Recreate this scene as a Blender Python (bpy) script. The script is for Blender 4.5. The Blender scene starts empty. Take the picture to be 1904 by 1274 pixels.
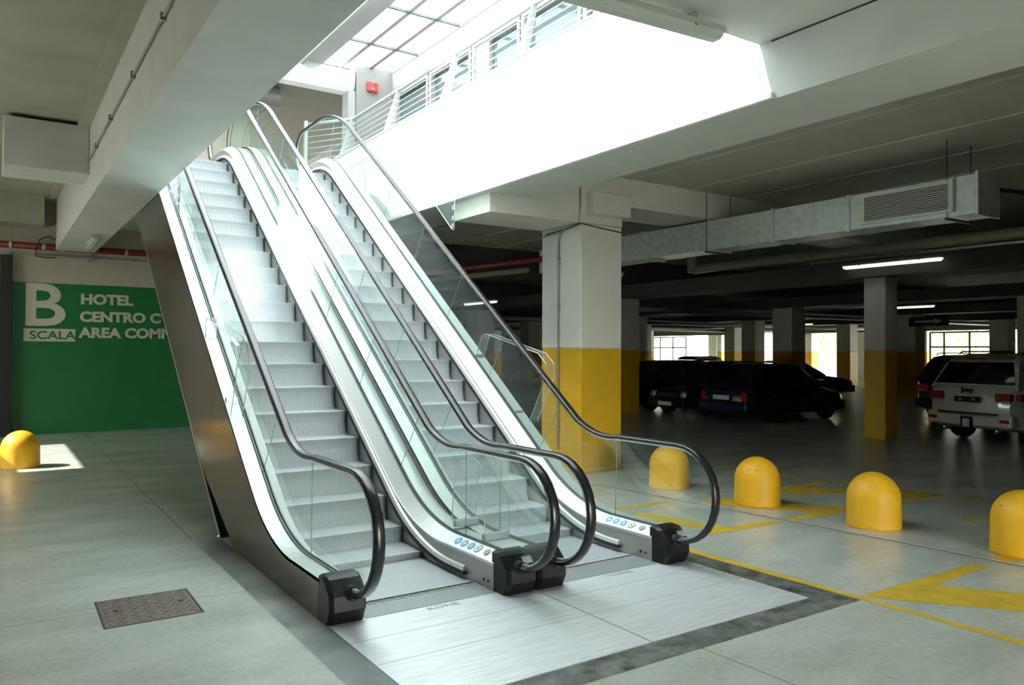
import bpy, bmesh, math, random
from mathutils import Vector, Matrix
random.seed(7)
PI = math.pi
scene = bpy.context.scene
C = scene.collection

# ---------------------------------------------------------------- camera
F_PX, CX, CY = 1439.99, 946.49, 634.82
YAW, PITCH, ROLL = 0.5900, 0.0130, 0.0038
cam_d = bpy.data.cameras.new('camera')
cam = bpy.data.objects.new('camera', cam_d)
C.objects.link(cam)
scene.camera = cam
cam_d.sensor_fit = 'HORIZONTAL'
cam_d.sensor_width = 36.0
cam_d.lens = 36.0 * F_PX / 1904.0
cam_d.shift_x = (952.0 - CX) / 1904.0
cam_d.shift_y = (CY - 637.0) / 1904.0
cam_d.clip_start = 0.05
cam_d.clip_end = 300
fw = Vector((math.sin(YAW), math.cos(YAW), 0)); rt = Vector((math.cos(YAW), -math.sin(YAW), 0)); up = Vector((0, 0, 1))
f2 = fw * math.cos(PITCH) + up * math.sin(PITCH)
u2 = up * math.cos(PITCH) - fw * math.sin(PITCH)
r3 = rt * math.cos(ROLL) + u2 * math.sin(ROLL)
u3 = u2 * math.cos(ROLL) - rt * math.sin(ROLL)
cam.matrix_world = Matrix(((r3.x, u3.x, -f2.x, -2.5668), (r3.y, u3.y, -f2.y, -4.5707), (r3.z, u3.z, -f2.z, 1.7524), (0, 0, 0, 1)))

# ---------------------------------------------------------------- world, sun, exposure
world = bpy.data.worlds.new('sky'); scene.world = world
world.use_nodes = True
bg = world.node_tree.nodes['Background']
bg.inputs[0].default_value = (0.93, 0.97, 0.965, 1)
bg.inputs[1].default_value = 6.0
SUN = Vector((0.992, -0.267, -1.0)).normalized()      # direction the light travels
sun_d = bpy.data.lights.new('sun', 'SUN'); sun_d.energy = 3.6; sun_d.angle = 0.009; sun_d.color = (1.0, 0.97, 0.92)
sun = bpy.data.objects.new('sun', sun_d); C.objects.link(sun)
sun.rotation_euler = SUN.to_track_quat('-Z', 'Y').to_euler()
def area(name, loc, direction, sx, sy, energy=0, portal=False, spread=PI, color=(1, 1, 1)):
    d = bpy.data.lights.new(name, 'AREA'); d.shape = 'RECTANGLE'; d.size = sx; d.size_y = sy
    d.energy = energy; d.spread = spread; d.color = color
    o = bpy.data.objects.new(name, d); C.objects.link(o); o.location = loc
    o.rotation_euler = Vector(direction).to_track_quat('-Z', 'Y').to_euler()
    if portal: d.cycles.is_portal = True
    return o
area('skylight_portal', (1.74, 4.15, 7.62), (0, 0, -1), 5.0, 12.3, portal=True)
area('rear_opening_portal', (1.95, -9.1, 1.3), (0, 1, 0), 3.1, 2.6, portal=True)
area('side_portal', (-9.1, 5.5, 0.5), (1, 0, 0), 5.0, 1.0, portal=True)
area('step_patch_lamp', (3.82, 6.15, 7.38), (-0.78, -0.267, -1.0), 1.15, 0.68, energy=250.0, spread=math.radians(3), color=(1.0, 0.98, 0.95))   # added beam lamp, stands in for sun reflected off the glazing
scene.view_settings.view_transform = 'Standard'
scene.view_settings.look = 'None'
scene.view_settings.gamma = 1.0
scene.view_settings.use_curve_mapping = False
scene.view_settings.exposure = 1.88
scene.cycles.max_bounces = 12
scene.cycles.diffuse_bounces = 6
scene.cycles.glossy_bounces = 5
scene.cycles.transparent_max_bounces = 24
scene.cycles.caustics_reflective = False
scene.cycles.caustics_refractive = False
scene.cycles.sample_clamp_indirect = 8.0
scene.cycles.use_denoising = True

# ---------------------------------------------------------------- materials
MATS = {}
def nmat(name):
    m = bpy.data.materials.new(name); m.use_nodes = True
    return m, m.node_tree, m.node_tree.nodes['Principled BSDF']
def mat(name, col, rough=0.5, metal=0.0, var=0.0, scale=6.0, bump=0.0, bscale=60.0, spec=None, rvar=0.0, col2=None, detail=6, coat=0, nrough=0.5):
    m, t, b = nmat(name)
    b.inputs['Base Color'].default_value = (*col, 1)
    b.inputs['Roughness'].default_value = rough
    b.inputs['Metallic'].default_value = metal
    if spec is not None: b.inputs['Specular IOR Level'].default_value = spec
    if coat: b.inputs['Coat Weight'].default_value = coat; b.inputs['Coat Roughness'].default_value = 0.06
    tc = t.nodes.new('ShaderNodeTexCoord')
    n = t.nodes.new('ShaderNodeTexNoise'); n.inputs['Scale'].default_value = scale; n.inputs['Detail'].default_value = detail; n.inputs['Roughness'].default_value = nrough
    t.links.new(tc.outputs['Object'], n.inputs['Vector'])
    if var or col2:
        mx = t.nodes.new('ShaderNodeMix'); mx.data_type = 'RGBA'
        c2 = col2 if col2 else tuple(max(0, c * (1 - var)) for c in col)
        mx.inputs[6].default_value = (*col, 1); mx.inputs[7].default_value = (*c2, 1)
        r = t.nodes.new('ShaderNodeValToRGB'); r.color_ramp.elements[0].position = 0.35; r.color_ramp.elements[1].position = 0.68
        t.links.new(n.outputs['Fac'], r.inputs['Fac']); t.links.new(r.outputs['Color'], mx.inputs[0])
        t.links.new(mx.outputs[2], b.inputs['Base Color'])
    if rvar:
        mp = t.nodes.new('ShaderNodeMapRange'); mp.inputs[1].default_value = 0.3; mp.inputs[2].default_value = 0.7
        mp.inputs[3].default_value = max(0.02, rough - rvar); mp.inputs[4].default_value = min(1, rough + rvar)
        t.links.new(n.outputs['Fac'], mp.inputs[0]); t.links.new(mp.outputs[0], b.inputs['Roughness'])
    if bump:
        n2 = t.nodes.new('ShaderNodeTexNoise'); n2.inputs['Scale'].default_value = bscale; n2.inputs['Detail'].default_value = 4
        t.links.new(tc.outputs['Object'], n2.inputs['Vector'])
        bp = t.nodes.new('ShaderNodeBump'); bp.inputs['Strength'].default_value = bump; bp.inputs['Distance'].default_value = 0.01
        t.links.new(n2.outputs['Fac'], bp.inputs['Height']); t.links.new(bp.outputs['Normal'], b.inputs['Normal'])
    MATS[name] = m
    return m
def ribbed(name, col, dark, rough, metal, period, axis=0, contrast=1.0):
    """metal with fine parallel cleats across one axis (world-aligned object coordinates)"""
    m, t, b = nmat(name)
    tc = t.nodes.new('ShaderNodeTexCoord')
    sx = t.nodes.new('ShaderNodeSeparateXYZ'); t.links.new(tc.outputs['Object'], sx.inputs[0])
    mu = t.nodes.new('ShaderNodeMath'); mu.operation = 'MULTIPLY'; mu.inputs[1].default_value = 2 * PI / period
    t.links.new(sx.outputs[axis], mu.inputs[0])
    si = t.nodes.new('ShaderNodeMath'); si.operation = 'SINE'; t.links.new(mu.outputs[0], si.inputs[0])
    mr = t.nodes.new('ShaderNodeMapRange'); mr.inputs[1].default_value = -0.6; mr.inputs[2].default_value = 0.7
    t.links.new(si.outputs[0], mr.inputs[0])
    mx = t.nodes.new('ShaderNodeMix'); mx.data_type = 'RGBA'; mx.inputs[6].default_value = (*dark, 1); mx.inputs[7].default_value = (*col, 1)
    t.links.new(mr.outputs[0], mx.inputs[0]); t.links.new(mx.outputs[2], b.inputs['Base Color'])
    b.inputs['Roughness'].default_value = rough; b.inputs['Metallic'].default_value = metal
    bp = t.nodes.new('ShaderNodeBump'); bp.inputs['Strength'].default_value = 0.25; bp.inputs['Distance'].default_value = 0.004
    t.links.new(si.outputs[0], bp.inputs['Height']); t.links.new(bp.outputs['Normal'], b.inputs['Normal'])
    MATS[name] = m
    return m
def brushed(name, col, rough, metal, stretch=(1, 60, 60), var=0.18, rvar=0.08):
    m, t, b = nmat(name)
    tc = t.nodes.new('ShaderNodeTexCoord'); mp = t.nodes.new('ShaderNodeMapping'); mp.inputs['Scale'].default_value = stretch
    t.links.new(tc.outputs['Object'], mp.inputs[0])
    n = t.nodes.new('ShaderNodeTexNoise'); n.inputs['Scale'].default_value = 2.0; n.inputs['Detail'].default_value = 5
    t.links.new(mp.outputs[0], n.inputs['Vector'])
    mx = t.nodes.new('ShaderNodeMix'); mx.data_type = 'RGBA'; mx.inputs[6].default_value = (*col, 1); mx.inputs[7].default_value = (*[c * (1 - var) for c in col], 1)
    t.links.new(n.outputs['Fac'], mx.inputs[0]); t.links.new(mx.outputs[2], b.inputs['Base Color'])
    r = t.nodes.new('ShaderNodeMapRange'); r.inputs[3].default_value = rough - rvar; r.inputs[4].default_value = rough + rvar
    t.links.new(n.outputs['Fac'], r.inputs[0]); t.links.new(r.outputs[0], b.inputs['Roughness'])
    b.inputs['Metallic'].default_value = metal
    MATS[name] = m
    return m
def thin_glass(name, tint=(0.86, 0.95, 0.92), refl=1.0, rough=0.0, ior=1.5, haze=0.0, hazecol=(0.8, 0.95, 0.92)):
    m = bpy.data.materials.new(name); m.use_nodes = True; t = m.node_tree
    for n in list(t.nodes): t.nodes.remove(n)
    out = t.nodes.new('ShaderNodeOutputMaterial'); tr = t.nodes.new('ShaderNodeBsdfTransparent'); tr.inputs[0].default_value = (*tint, 1)
    gl = t.nodes.new('ShaderNodeBsdfGlossy'); gl.inputs['Roughness'].default_value = rough; gl.inputs['Color'].default_value = (refl, refl, refl, 1)
    fr = t.nodes.new('ShaderNodeFresnel'); fr.inputs[0].default_value = ior
    mx = t.nodes.new('ShaderNodeMixShader')
    ge = t.nodes.new('ShaderNodeNewGeometry'); iv = t.nodes.new('ShaderNodeMath'); iv.operation = 'SUBTRACT'; iv.inputs[0].default_value = 1.0
    t.links.new(ge.outputs['Backfacing'], iv.inputs[1]); mu = t.nodes.new('ShaderNodeMath'); mu.operation = 'MULTIPLY'
    t.links.new(fr.outputs[0], mu.inputs[0]); t.links.new(iv.outputs[0], mu.inputs[1])      # reflect on the entry face only
    t.links.new(mu.outputs[0], mx.inputs[0]); t.links.new(tr.outputs[0], mx.inputs[1]); t.links.new(gl.outputs[0], mx.inputs[2])
    last = mx
    if haze:
        df = t.nodes.new('ShaderNodeBsdfDiffuse'); df.inputs[0].default_value = (*hazecol, 1)
        tl = t.nodes.new('ShaderNodeBsdfTranslucent'); tl.inputs[0].default_value = (*hazecol, 1)
        m1 = t.nodes.new('ShaderNodeMixShader'); m1.inputs[0].default_value = 0.5
        t.links.new(df.outputs[0], m1.inputs[1]); t.links.new(tl.outputs[0], m1.inputs[2])
        m2 = t.nodes.new('ShaderNodeMixShader'); m2.inputs[0].default_value = haze
        t.links.new(mx.outputs[0], m2.inputs[1]); t.links.new(m1.outputs[0], m2.inputs[2]); last = m2
    t.links.new(last.outputs[0], out.inputs[0])
    MATS[name] = m
    return m
def emis(name, col, strength):
    m, t, b = nmat(name)
    b.inputs['Base Color'].default_value = (*col, 1); b.inputs['Emission Color'].default_value = (*col, 1); b.inputs['Emission Strength'].default_value = strength
    MATS[name] = m
    return m

def concrete_floor():
    m, t, b = nmat('floor_concrete')
    tc = t.nodes.new('ShaderNodeTexCoord')
    n1 = t.nodes.new('ShaderNodeTexNoise'); n1.inputs['Scale'].default_value = 0.9; n1.inputs['Detail'].default_value = 8; n1.inputs['Roughness'].default_value = 0.62
    mp = t.nodes.new('ShaderNodeMapping'); mp.inputs['Scale'].default_value = (1.0, 2.2, 1); t.links.new(tc.outputs['Object'], mp.inputs[0])
    t.links.new(mp.outputs[0], n1.inputs['Vector'])
    r = t.nodes.new('ShaderNodeValToRGB'); e = r.color_ramp.elements
    e[0].position = 0.28; e[0].color = (0.36, 0.385, 0.335, 1); e[1].position = 0.72; e[1].color = (0.54, 0.57, 0.515, 1)
    x = e.new(0.5); x.color = (0.45, 0.48, 0.43, 1)
    t.links.new(n1.outputs['Fac'], r.inputs['Fac'])
    n2 = t.nodes.new('ShaderNodeTexNoise'); n2.inputs['Scale'].default_value = 22; n2.inputs['Detail'].default_value = 6
    t.links.new(tc.outputs['Object'], n2.inputs['Vector'])
    mr = t.nodes.new('ShaderNodeMapRange'); mr.inputs[1].default_value = 0.3; mr.inputs[2].default_value = 0.75; mr.inputs[3].default_value = 0.9; mr.inputs[4].default_value = 1.06
    t.links.new(n2.outputs['Fac'], mr.inputs[0])
    mx = t.nodes.new('ShaderNodeMix'); mx.data_type = 'RGBA'; mx.blend_type = 'MULTIPLY'; mx.inputs[0].default_value = 1
    t.links.new(r.outputs[0], mx.inputs[6]); t.links.new(mr.outputs[0], mx.inputs[7])
    mx2 = mx
    t.links.new(mx2.outputs[2], b.inputs['Base Color'])
    b.inputs['Roughness'].default_value = 0.26
    b.inputs['Specular IOR Level'].default_value = 0.45
    MATS['floor_concrete'] = m
concrete_floor()
def landing_plate_mat():
    m, t, b = nmat('landing_aluminium')
    tc = t.nodes.new('ShaderNodeTexCoord'); mp = t.nodes.new('ShaderNodeMapping'); mp.inputs['Scale'].default_value = (0.9, 16, 1)
    t.links.new(tc.outputs['Object'], mp.inputs[0])
    n = t.nodes.new('ShaderNodeTexNoise'); n.inputs['Scale'].default_value = 3; n.inputs['Detail'].default_value = 9; n.inputs['Roughness'].default_value = 0.65
    t.links.new(mp.outputs[0], n.inputs['Vector'])
    r = t.nodes.new('ShaderNodeValToRGB'); e = r.color_ramp.elements
    e[0].position = 0.3; e[0].color = (0.52, 0.57, 0.59, 1); e[1].position = 0.68; e[1].color = (0.80, 0.84, 0.85, 1)
    t.links.new(n.outputs['Fac'], r.inputs['Fac']); t.links.new(r.outputs[0], b.inputs['Base Color'])
    b.inputs['Metallic'].default_value = 0.35
    rr = t.nodes.new('ShaderNodeMapRange'); rr.inputs[3].default_value = 0.5; rr.inputs[4].default_value = 0.32
    t.links.new(n.outputs['Fac'], rr.inputs[0]); t.links.new(rr.outputs[0], b.inputs['Roughness'])
    sx = t.nodes.new('ShaderNodeSeparateXYZ'); t.links.new(tc.outputs['Object'], sx.inputs[0])
    mu = t.nodes.new('ShaderNodeMath'); mu.operation = 'MULTIPLY'; mu.inputs[1].default_value = 2 * PI / 0.012; t.links.new(sx.outputs[1], mu.inputs[0])
    si = t.nodes.new('ShaderNodeMath'); si.operation = 'SINE'; t.links.new(mu.outputs[0], si.inputs[0])
    bp = t.nodes.new('ShaderNodeBump'); bp.inputs['Strength'].default_value = 0.12; bp.inputs['Distance'].default_value = 0.002
    t.links.new(si.outputs[0], bp.inputs['Height']); t.links.new(bp.outputs['Normal'], b.inputs['Normal'])
    MATS['landing_aluminium'] = m
landing_plate_mat()
def yellow_white_column():
    pass
mat('white_paint', (0.80, 0.80, 0.76), 0.6, var=0.06, scale=3, bump=0.06, bscale=90)
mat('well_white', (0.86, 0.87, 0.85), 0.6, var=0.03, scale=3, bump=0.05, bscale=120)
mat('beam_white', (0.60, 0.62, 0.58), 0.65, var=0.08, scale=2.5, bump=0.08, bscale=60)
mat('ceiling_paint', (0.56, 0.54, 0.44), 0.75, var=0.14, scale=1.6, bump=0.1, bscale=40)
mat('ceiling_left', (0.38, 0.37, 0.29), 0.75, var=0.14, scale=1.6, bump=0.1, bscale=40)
mat('garage_shade', (0.085, 0.08, 0.065), 0.75, var=0.15, scale=1.6)  # gloom of the deep garage put into the colour of its concrete
mat('column_white', (0.78, 0.76, 0.70), 0.6, var=0.06, scale=3, bump=0.08, bscale=70)
mat('column_yellow', (0.76, 0.43, 0.02), 0.45, var=0.12, scale=4, bump=0.05, bscale=70)
mat('bollard_yellow', (0.88, 0.47, 0.014), 0.5, var=0.10, scale=9, bump=0.22, bscale=55)
mat('line_yellow', (0.66, 0.45, 0.045), 0.5, var=0.25, scale=7, detail=10)
mat('green_paint', (0.022, 0.20, 0.065), 0.38, var=0.12, scale=3, bump=0.12, bscale=9)
mat('wall_beige', (0.50, 0.46, 0.38), 0.7, var=0.06, scale=3)
mat('pier_grey', (0.25, 0.25, 0.235), 0.7, var=0.05, scale=3)
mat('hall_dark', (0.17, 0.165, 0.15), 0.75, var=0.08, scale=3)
mat('chip_grey', (0.40, 0.38, 0.33), 0.8)
mat('joint_edge', (0.72, 0.73, 0.70), 0.4, metal=0.2)
mat('sign_white', (0.66, 0.63, 0.55), 0.6)
mat('joint_dark', (0.05, 0.05, 0.045), 0.9)
mat('joint_steel', (0.42, 0.43, 0.42), 0.4, metal=0.6)
mat('dark_steel', (0.012, 0.012, 0.012), 0.5)
mat('granite', (0.025, 0.032, 0.028), 0.35, col2=(0.24, 0.26, 0.24), scale=6.5, detail=14, nrough=0.68)
mat('granite_left', (0.10, 0.12, 0.11), 0.35, col2=(0.30, 0.33, 0.30), scale=2.2, detail=10)
ribbed('step_metal', (0.56, 0.60, 0.63), (0.27, 0.295, 0.31), 0.45, 0.12, 0.0175)
ribbed('comb_metal', (0.36, 0.40, 0.41), (0.18, 0.205, 0.21), 0.45, 0.2, 0.0175)
mat('nosing', (0.55, 0.58, 0.58), 0.5)
brushed('truss_steel', (0.13, 0.105, 0.082), 0.18, 0.9, stretch=(1, 1.0, 40), var=0.14, rvar=0.05)
mat('edge_steel', (0.62, 0.60, 0.57), 0.28, metal=0.9)
mat('deck_alu', (0.80, 0.82, 0.80), 0.34, metal=0.25, var=0.05, scale=2)
mat('outer_deck_alu', (0.70, 0.76, 0.74), 0.34, metal=0.25, var=0.05, scale=2)
mat('skirt_alu', (0.44, 0.43, 0.40), 0.34, metal=0.6, var=0.06, scale=5)
mat('gasket', (0.14, 0.16, 0.17), 0.45)
mat('alu_profile', (0.62, 0.65, 0.66), 0.3, metal=0.7)
mat('black_brush', (0.018, 0.018, 0.022), 0.7)
mat('rubber', (0.012, 0.012, 0.013), 0.24, spec=0.5)
mat('black_plastic', (0.006, 0.006, 0.008), 0.40, var=0.2, scale=25, spec=0.35)
mat('label_grey', (0.30, 0.33, 0.32), 0.5)
mat('sticker_blue', (0.22, 0.52, 0.78), 0.5)
mat('sticker_white', (0.82, 0.84, 0.84), 0.5)
mat('sticker_grey', (0.35, 0.38, 0.38), 0.4)
mat('red', (0.75, 0.035, 0.045), 0.4)
mat('red_dark', (0.22, 0.012, 0.010), 0.45)
mat('pipe_red', (0.16, 0.012, 0.010), 0.45)
mat('galvanised', (0.70, 0.75, 0.73), 0.4, metal=0.2, col2=(0.52, 0.57, 0.555), scale=9)
mat('grille_white', (0.70, 0.72, 0.68), 0.5)
mat('slot_dark', (0.015, 0.015, 0.013), 0.8)
mat('rod_steel', (0.10, 0.10, 0.09), 0.5, metal=0.5)
mat('pvc_grey', (0.24, 0.225, 0.18), 0.4)
mat('conduit', (0.32, 0.32, 0.28), 0.45)
mat('fixture_grey', (0.42, 0.45, 0.40), 0.45)
mat('fixture_cover', (0.55, 0.60, 0.55), 0.25)
emis('tube_light', (0.92, 1.0, 0.86), 0.30)
mat('rail_white', (0.44, 0.46, 0.46), 0.4)
mat('frame_white', (0.34, 0.34, 0.33), 0.45)
thin_glass('balustrade_glass', tint=(0.93, 0.968, 0.955), haze=0.015)
mat('glass_edge', (0.22, 0.46, 0.40), 0.2)
thin_glass('acrylic', tint=(0.95, 0.97, 0.965), haze=0.05, hazecol=(0.9, 0.95, 0.94))
mat('acrylic_edge', (0.78, 0.82, 0.80), 0.3)
thin_glass('skylight_glass', tint=(0.60, 0.62, 0.625), haze=0.14, hazecol=(0.90, 0.95, 0.96))
mat('window_glass', (0.10, 0.14, 0.15), 0.04, spec=0.5)
mat('ivy', (0.10, 0.22, 0.035), 0.7, col2=(0.32, 0.42, 0.12), scale=3, detail=10)
mat('outdoor_wall', (0.62, 0.60, 0.56), 0.8)
mat('manhole_iron', (0.20, 0.185, 0.165), 0.5, metal=0.4, col2=(0.17, 0.115, 0.08), scale=14)
mat('manhole_stud', (0.10, 0.09, 0.08), 0.45, metal=0.5)
mat('car_white', (0.66, 0.65, 0.60), 0.25, coat=0.6)
mat('car_black', (0.006, 0.006, 0.007), 0.22, coat=0.6)
mat('car_blue', (0.008, 0.018, 0.045), 0.22, coat=0.6)
mat('car_silver', (0.35, 0.36, 0.37), 0.28, metal=0.5, coat=0.5)
mat('car_glass', (0.006, 0.007, 0.008), 0.05, spec=0.7)
mat('tyre', (0.010, 0.010, 0.010), 0.8)
mat('rim', (0.30, 0.30, 0.30), 0.3, metal=0.8)
mat('tail_red', (0.35, 0.012, 0.010), 0.12, spec=0.7)
mat('lamp_clear', (0.45, 0.46, 0.46), 0.1, metal=0.5)
mat('plate_white', (0.60, 0.60, 0.58), 0.4)
mat('plate_black', (0.012, 0.012, 0.012), 0.4)
mat('chrome', (0.65, 0.65, 0.65), 0.15, metal=1.0)
mat('duct_round', (0.30, 0.31, 0.30), 0.4, metal=0.4)
mat('cable_tray', (0.20, 0.21, 0.18), 0.5, metal=0.4)

# ---------------------------------------------------------------- helpers
def M(m): return MATS[m] if isinstance(m, str) else m
def link(name, me, m, parent=None):
    o = bpy.data.objects.new(name, me)
    if m is not None: me.materials.append(M(m))
    C.objects.link(o)
    if parent is not None: o.parent = parent
    return o
def mesh(name, verts, faces, m, parent=None, smooth=False):
    me = bpy.data.meshes.new(name); me.from_pydata([tuple(v) for v in verts], [], faces)
    me.validate(); me.update()
    bm = bmesh.new(); bm.from_mesh(me); bmesh.ops.recalc_face_normals(bm, faces=bm.faces); bm.to_mesh(me); bm.free()
    if smooth:
        for p in me.polygons: p.use_smooth = True
    return link(name, me, m, parent)
def tag(o, label, cat, group=None):
    o['label'] = label; o['category'] = cat
    if group: o['group'] = group
    return o
def struct(o, label=None):
    o['kind'] = 'structure'
    if label: o['label'] = label
    return o
def empty(name, loc=(0, 0, 0), rz=0):
    o = bpy.data.objects.new(name, None); C.objects.link(o); o.location = loc; o.rotation_euler = (0, 0, rz)
    o.empty_display_size = 0.1
    return o
def bm_box(bm, x0, x1, y0, y1, z0, z1, bev=0.0, seg=1):
    vs = [bm.verts.new(p) for p in ((x0, y0, z0), (x1, y0, z0), (x1, y1, z0), (x0, y1, z0), (x0, y0, z1), (x1, y0, z1), (x1, y1, z1), (x0, y1, z1))]
    fs = [bm.faces.new([vs[i] for i in q]) for q in ((0, 3, 2, 1), (4, 5, 6, 7), (0, 1, 5, 4), (1, 2, 6, 5), (2, 3, 7, 6), (3, 0, 4, 7))]
    if bev:
        es = {e for f in fs for e in f.edges}
        bmesh.ops.bevel(bm, geom=list(es), offset=bev, segments=seg, affect='EDGES', profile=0.5)
def from_bm(name, bm, m, parent=None, smooth=False):
    me = bpy.data.meshes.new(name); bmesh.ops.recalc_face_normals(bm, faces=bm.faces); bm.to_mesh(me); bm.free()
    if smooth:
        for p in me.polygons: p.use_smooth = True
    return link(name, me, m, parent)
def box(name, x0, x1, y0, y1, z0, z1, m, parent=None, bev=0.0, seg=1):
    bm = bmesh.new(); bm_box(bm, x0, x1, y0, y1, z0, z1, bev, seg)
    return from_bm(name, bm, m, parent)
def prism(name, poly, a0, a1, axis, m, parent=None, bev=0.0):
    """extrude a 2-D polygon; axis 'x': poly is (y,z); 'y': (x,z); 'z': (x,y)"""
    def P(p, a): return {'x': (a, p[0], p[1]), 'y': (p[0], a, p[1]), 'z': (p[0], p[1], a)}[axis]
    n = len(poly); v = [P(p, a0) for p in poly] + [P(p, a1) for p in poly]
    f = [list(range(n))[::-1], list(range(n, 2 * n))] + [[i, (i + 1) % n, n + (i + 1) % n, n + i] for i in range(n)]
    o = mesh(name, v, f, m, parent)
    if bev:
        bm = bmesh.new(); bm.from_mesh(o.data); bmesh.ops.bevel(bm, geom=list(bm.edges), offset=bev, segments=2, affect='EDGES', profile=0.5, clamp_overlap=True); bm.to_mesh(o.data); bm.free()
    return o
def sweep_rings(name, rings, m, parent=None, closed=True, caps=True, smooth=False):
    n = len(rings[0]); v = [p for r in rings for p in r]; f = []
    for i in range(len(rings) - 1):
        for j in range(n if closed else n - 1):
            k = (j + 1) % n
            f.append([i * n + j, i * n + k, (i + 1) * n + k, (i + 1) * n + j])
    if caps and closed:
        f.append(list(range(n))[::-1]); f.append([(len(rings) - 1) * n + j for j in range(n)])
    return mesh(name, v, f, m, parent, smooth)
def tube(name, pts, r, m, parent=None, n=8, smooth=True):
    pts = [Vector(p) for p in pts]; rings = []
    for i, p in enumerate(pts):
        d = (pts[min(i + 1, len(pts) - 1)] - pts[max(i - 1, 0)]).normalized()
        a = Vector((0, 0, 1)) if abs(d.z) < 0.95 else Vector((1, 0, 0))
        u = d.cross(a).normalized(); w = d.cross(u)
        rings.append([p + (u * math.cos(2 * PI * k / n) + w * math.sin(2 * PI * k / n)) * r for k in range(n)])
    return sweep_rings(name, rings, m, parent, smooth=smooth)
def lathe(name, prof, m, parent=None, n=28, smooth=True, loc=(0, 0, 0)):
    rings = [[Vector((loc[0] + r * math.cos(2 * PI * k / n), loc[1] + r * math.sin(2 * PI * k / n), loc[2] + z)) for k in range(n)] for r, z in prof]
    return sweep_rings(name, rings, m, parent, smooth=smooth)
def disc(name, c, r, normal, m, parent=None, n=20, th=0.001, inner=0.0):
    c = Vector(c); nn = Vector(normal).normalized(); a = Vector((0, 1, 0)) if abs(nn.y) < 0.9 else Vector((1, 0, 0))
    u = nn.cross(a).normalized(); w = nn.cross(u)
    def ring(rr, h): return [c + nn * h + (u * math.cos(2 * PI * k / n) + w * math.sin(2 * PI * k / n)) * rr for k in range(n)]
    if inner:
        rings = [ring(inner, 0), ring(inner, th), ring(r, th), ring(r, 0), ring(inner, 0)]
        return sweep_rings(name, rings, m, parent, caps=False)
    return sweep_rings(name, [ring(r, 0), ring(r, th)], m, parent)
def text(name, s, size, mw, m, parent=None, bold=0.0, ext=0.003, xs=1.0, spacing=1.0):
    """flat lettering; mw maps text x (right), y (up) and z (out of the surface) into the scene"""
    cu = bpy.data.curves.new(name, 'FONT'); cu.body = s; cu.size = size; cu.extrude = ext; cu.offset = bold; cu.space_character = spacing
    cu.resolution_u = 4
    o = bpy.data.objects.new(name, cu); C.objects.link(o)
    me = bpy.data.meshes.new_from_object(o.evaluated_get(bpy.context.evaluated_depsgraph_get()))
    bpy.data.objects.remove(o)
    me.transform(Matrix.Diagonal((xs, 1, 1, 1))); me.transform(mw)
    me.materials.clear()
    return link(name, me, m, parent)
def axes(origin, ex, ey, ez):
    ex, ey, ez = Vector(ex), Vector(ey), Vector(ez)
    return Matrix(((ex.x, ey.x, ez.x, origin[0]), (ex.y, ey.y, ez.y, origin[1]), (ex.z, ey.z, ez.z, origin[2]), (0, 0, 0, 1)))
def copy_tree(o, parent=None):
    c = o.copy(); C.objects.link(c); c.parent = parent
    for ch in list(o.children): copy_tree(ch, c)
    return c

# ================================================================= SETTING
# ---- floor (with the pit of the escalators left open)
X0, X1, Y0, Y1 = -9.0, 43.5, -14.0, 46.0
PX0, PX1, PY0, PY1 = -1.0, 2.575, -1.385, 3.05
def quad(x0, x1, y0, y1): return [(x0, y0, 0), (x1, y0, 0), (x1, y1, 0), (x0, y1, 0)]
fv, ff = [], []
for q in ((X0, X1, Y0, PY0), (X0, PX0, PY0, PY1), (PX1, X1, PY0, PY1), (X0, X1, PY1, Y1)):
    ff.append([len(fv) + i for i in range(4)]); fv += quad(*q)
floor = struct(mesh('floor', fv, ff, 'floor_concrete'), 'polished grey concrete garage floor')
# stone strip that frames the landing plates
box('stone_strip', -1.0, -0.768, -1.385, 3.05, -0.06, 0.0, 'granite_left', floor)
box('stone_strip', -0.768, 2.575, -1.385, -1.16, -0.06, 0.0, 'granite', floor)
box('stone_strip', 2.326, 2.575, -1.16, 3.05, -0.06, 0.0, 'granite', floor)
# saw-cut joints
def joint(x0, y0, x1, y1, w=0.006, m='joint_dark', z=0.0006):
    d = Vector((x1 - x0, y1 - y0, 0)); n = Vector((-d.y, d.x, 0)).normalized() * w / 2
    a, b = Vector((x0, y0, z)), Vector((x1, y1, z))
    return mesh('joint', [a - n, b - n, b + n, a + n], [[0, 1, 2, 3]], m, floor)
joint(-9, 1.27, -1.945, 1.27); joint(-1.36, 1.235, -1.0, 1.18); joint(-0.92, 14.2, -1.003, 3.05, 0.008)
joint(0.95, -1.385, 1.12, -6.0); joint(-0.9, 3.5, -9, 3.62); joint(7.8, 14, 8.3, -4, 0.02); joint(8.2, 6.2, 30, 6.3, 0.01)
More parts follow.
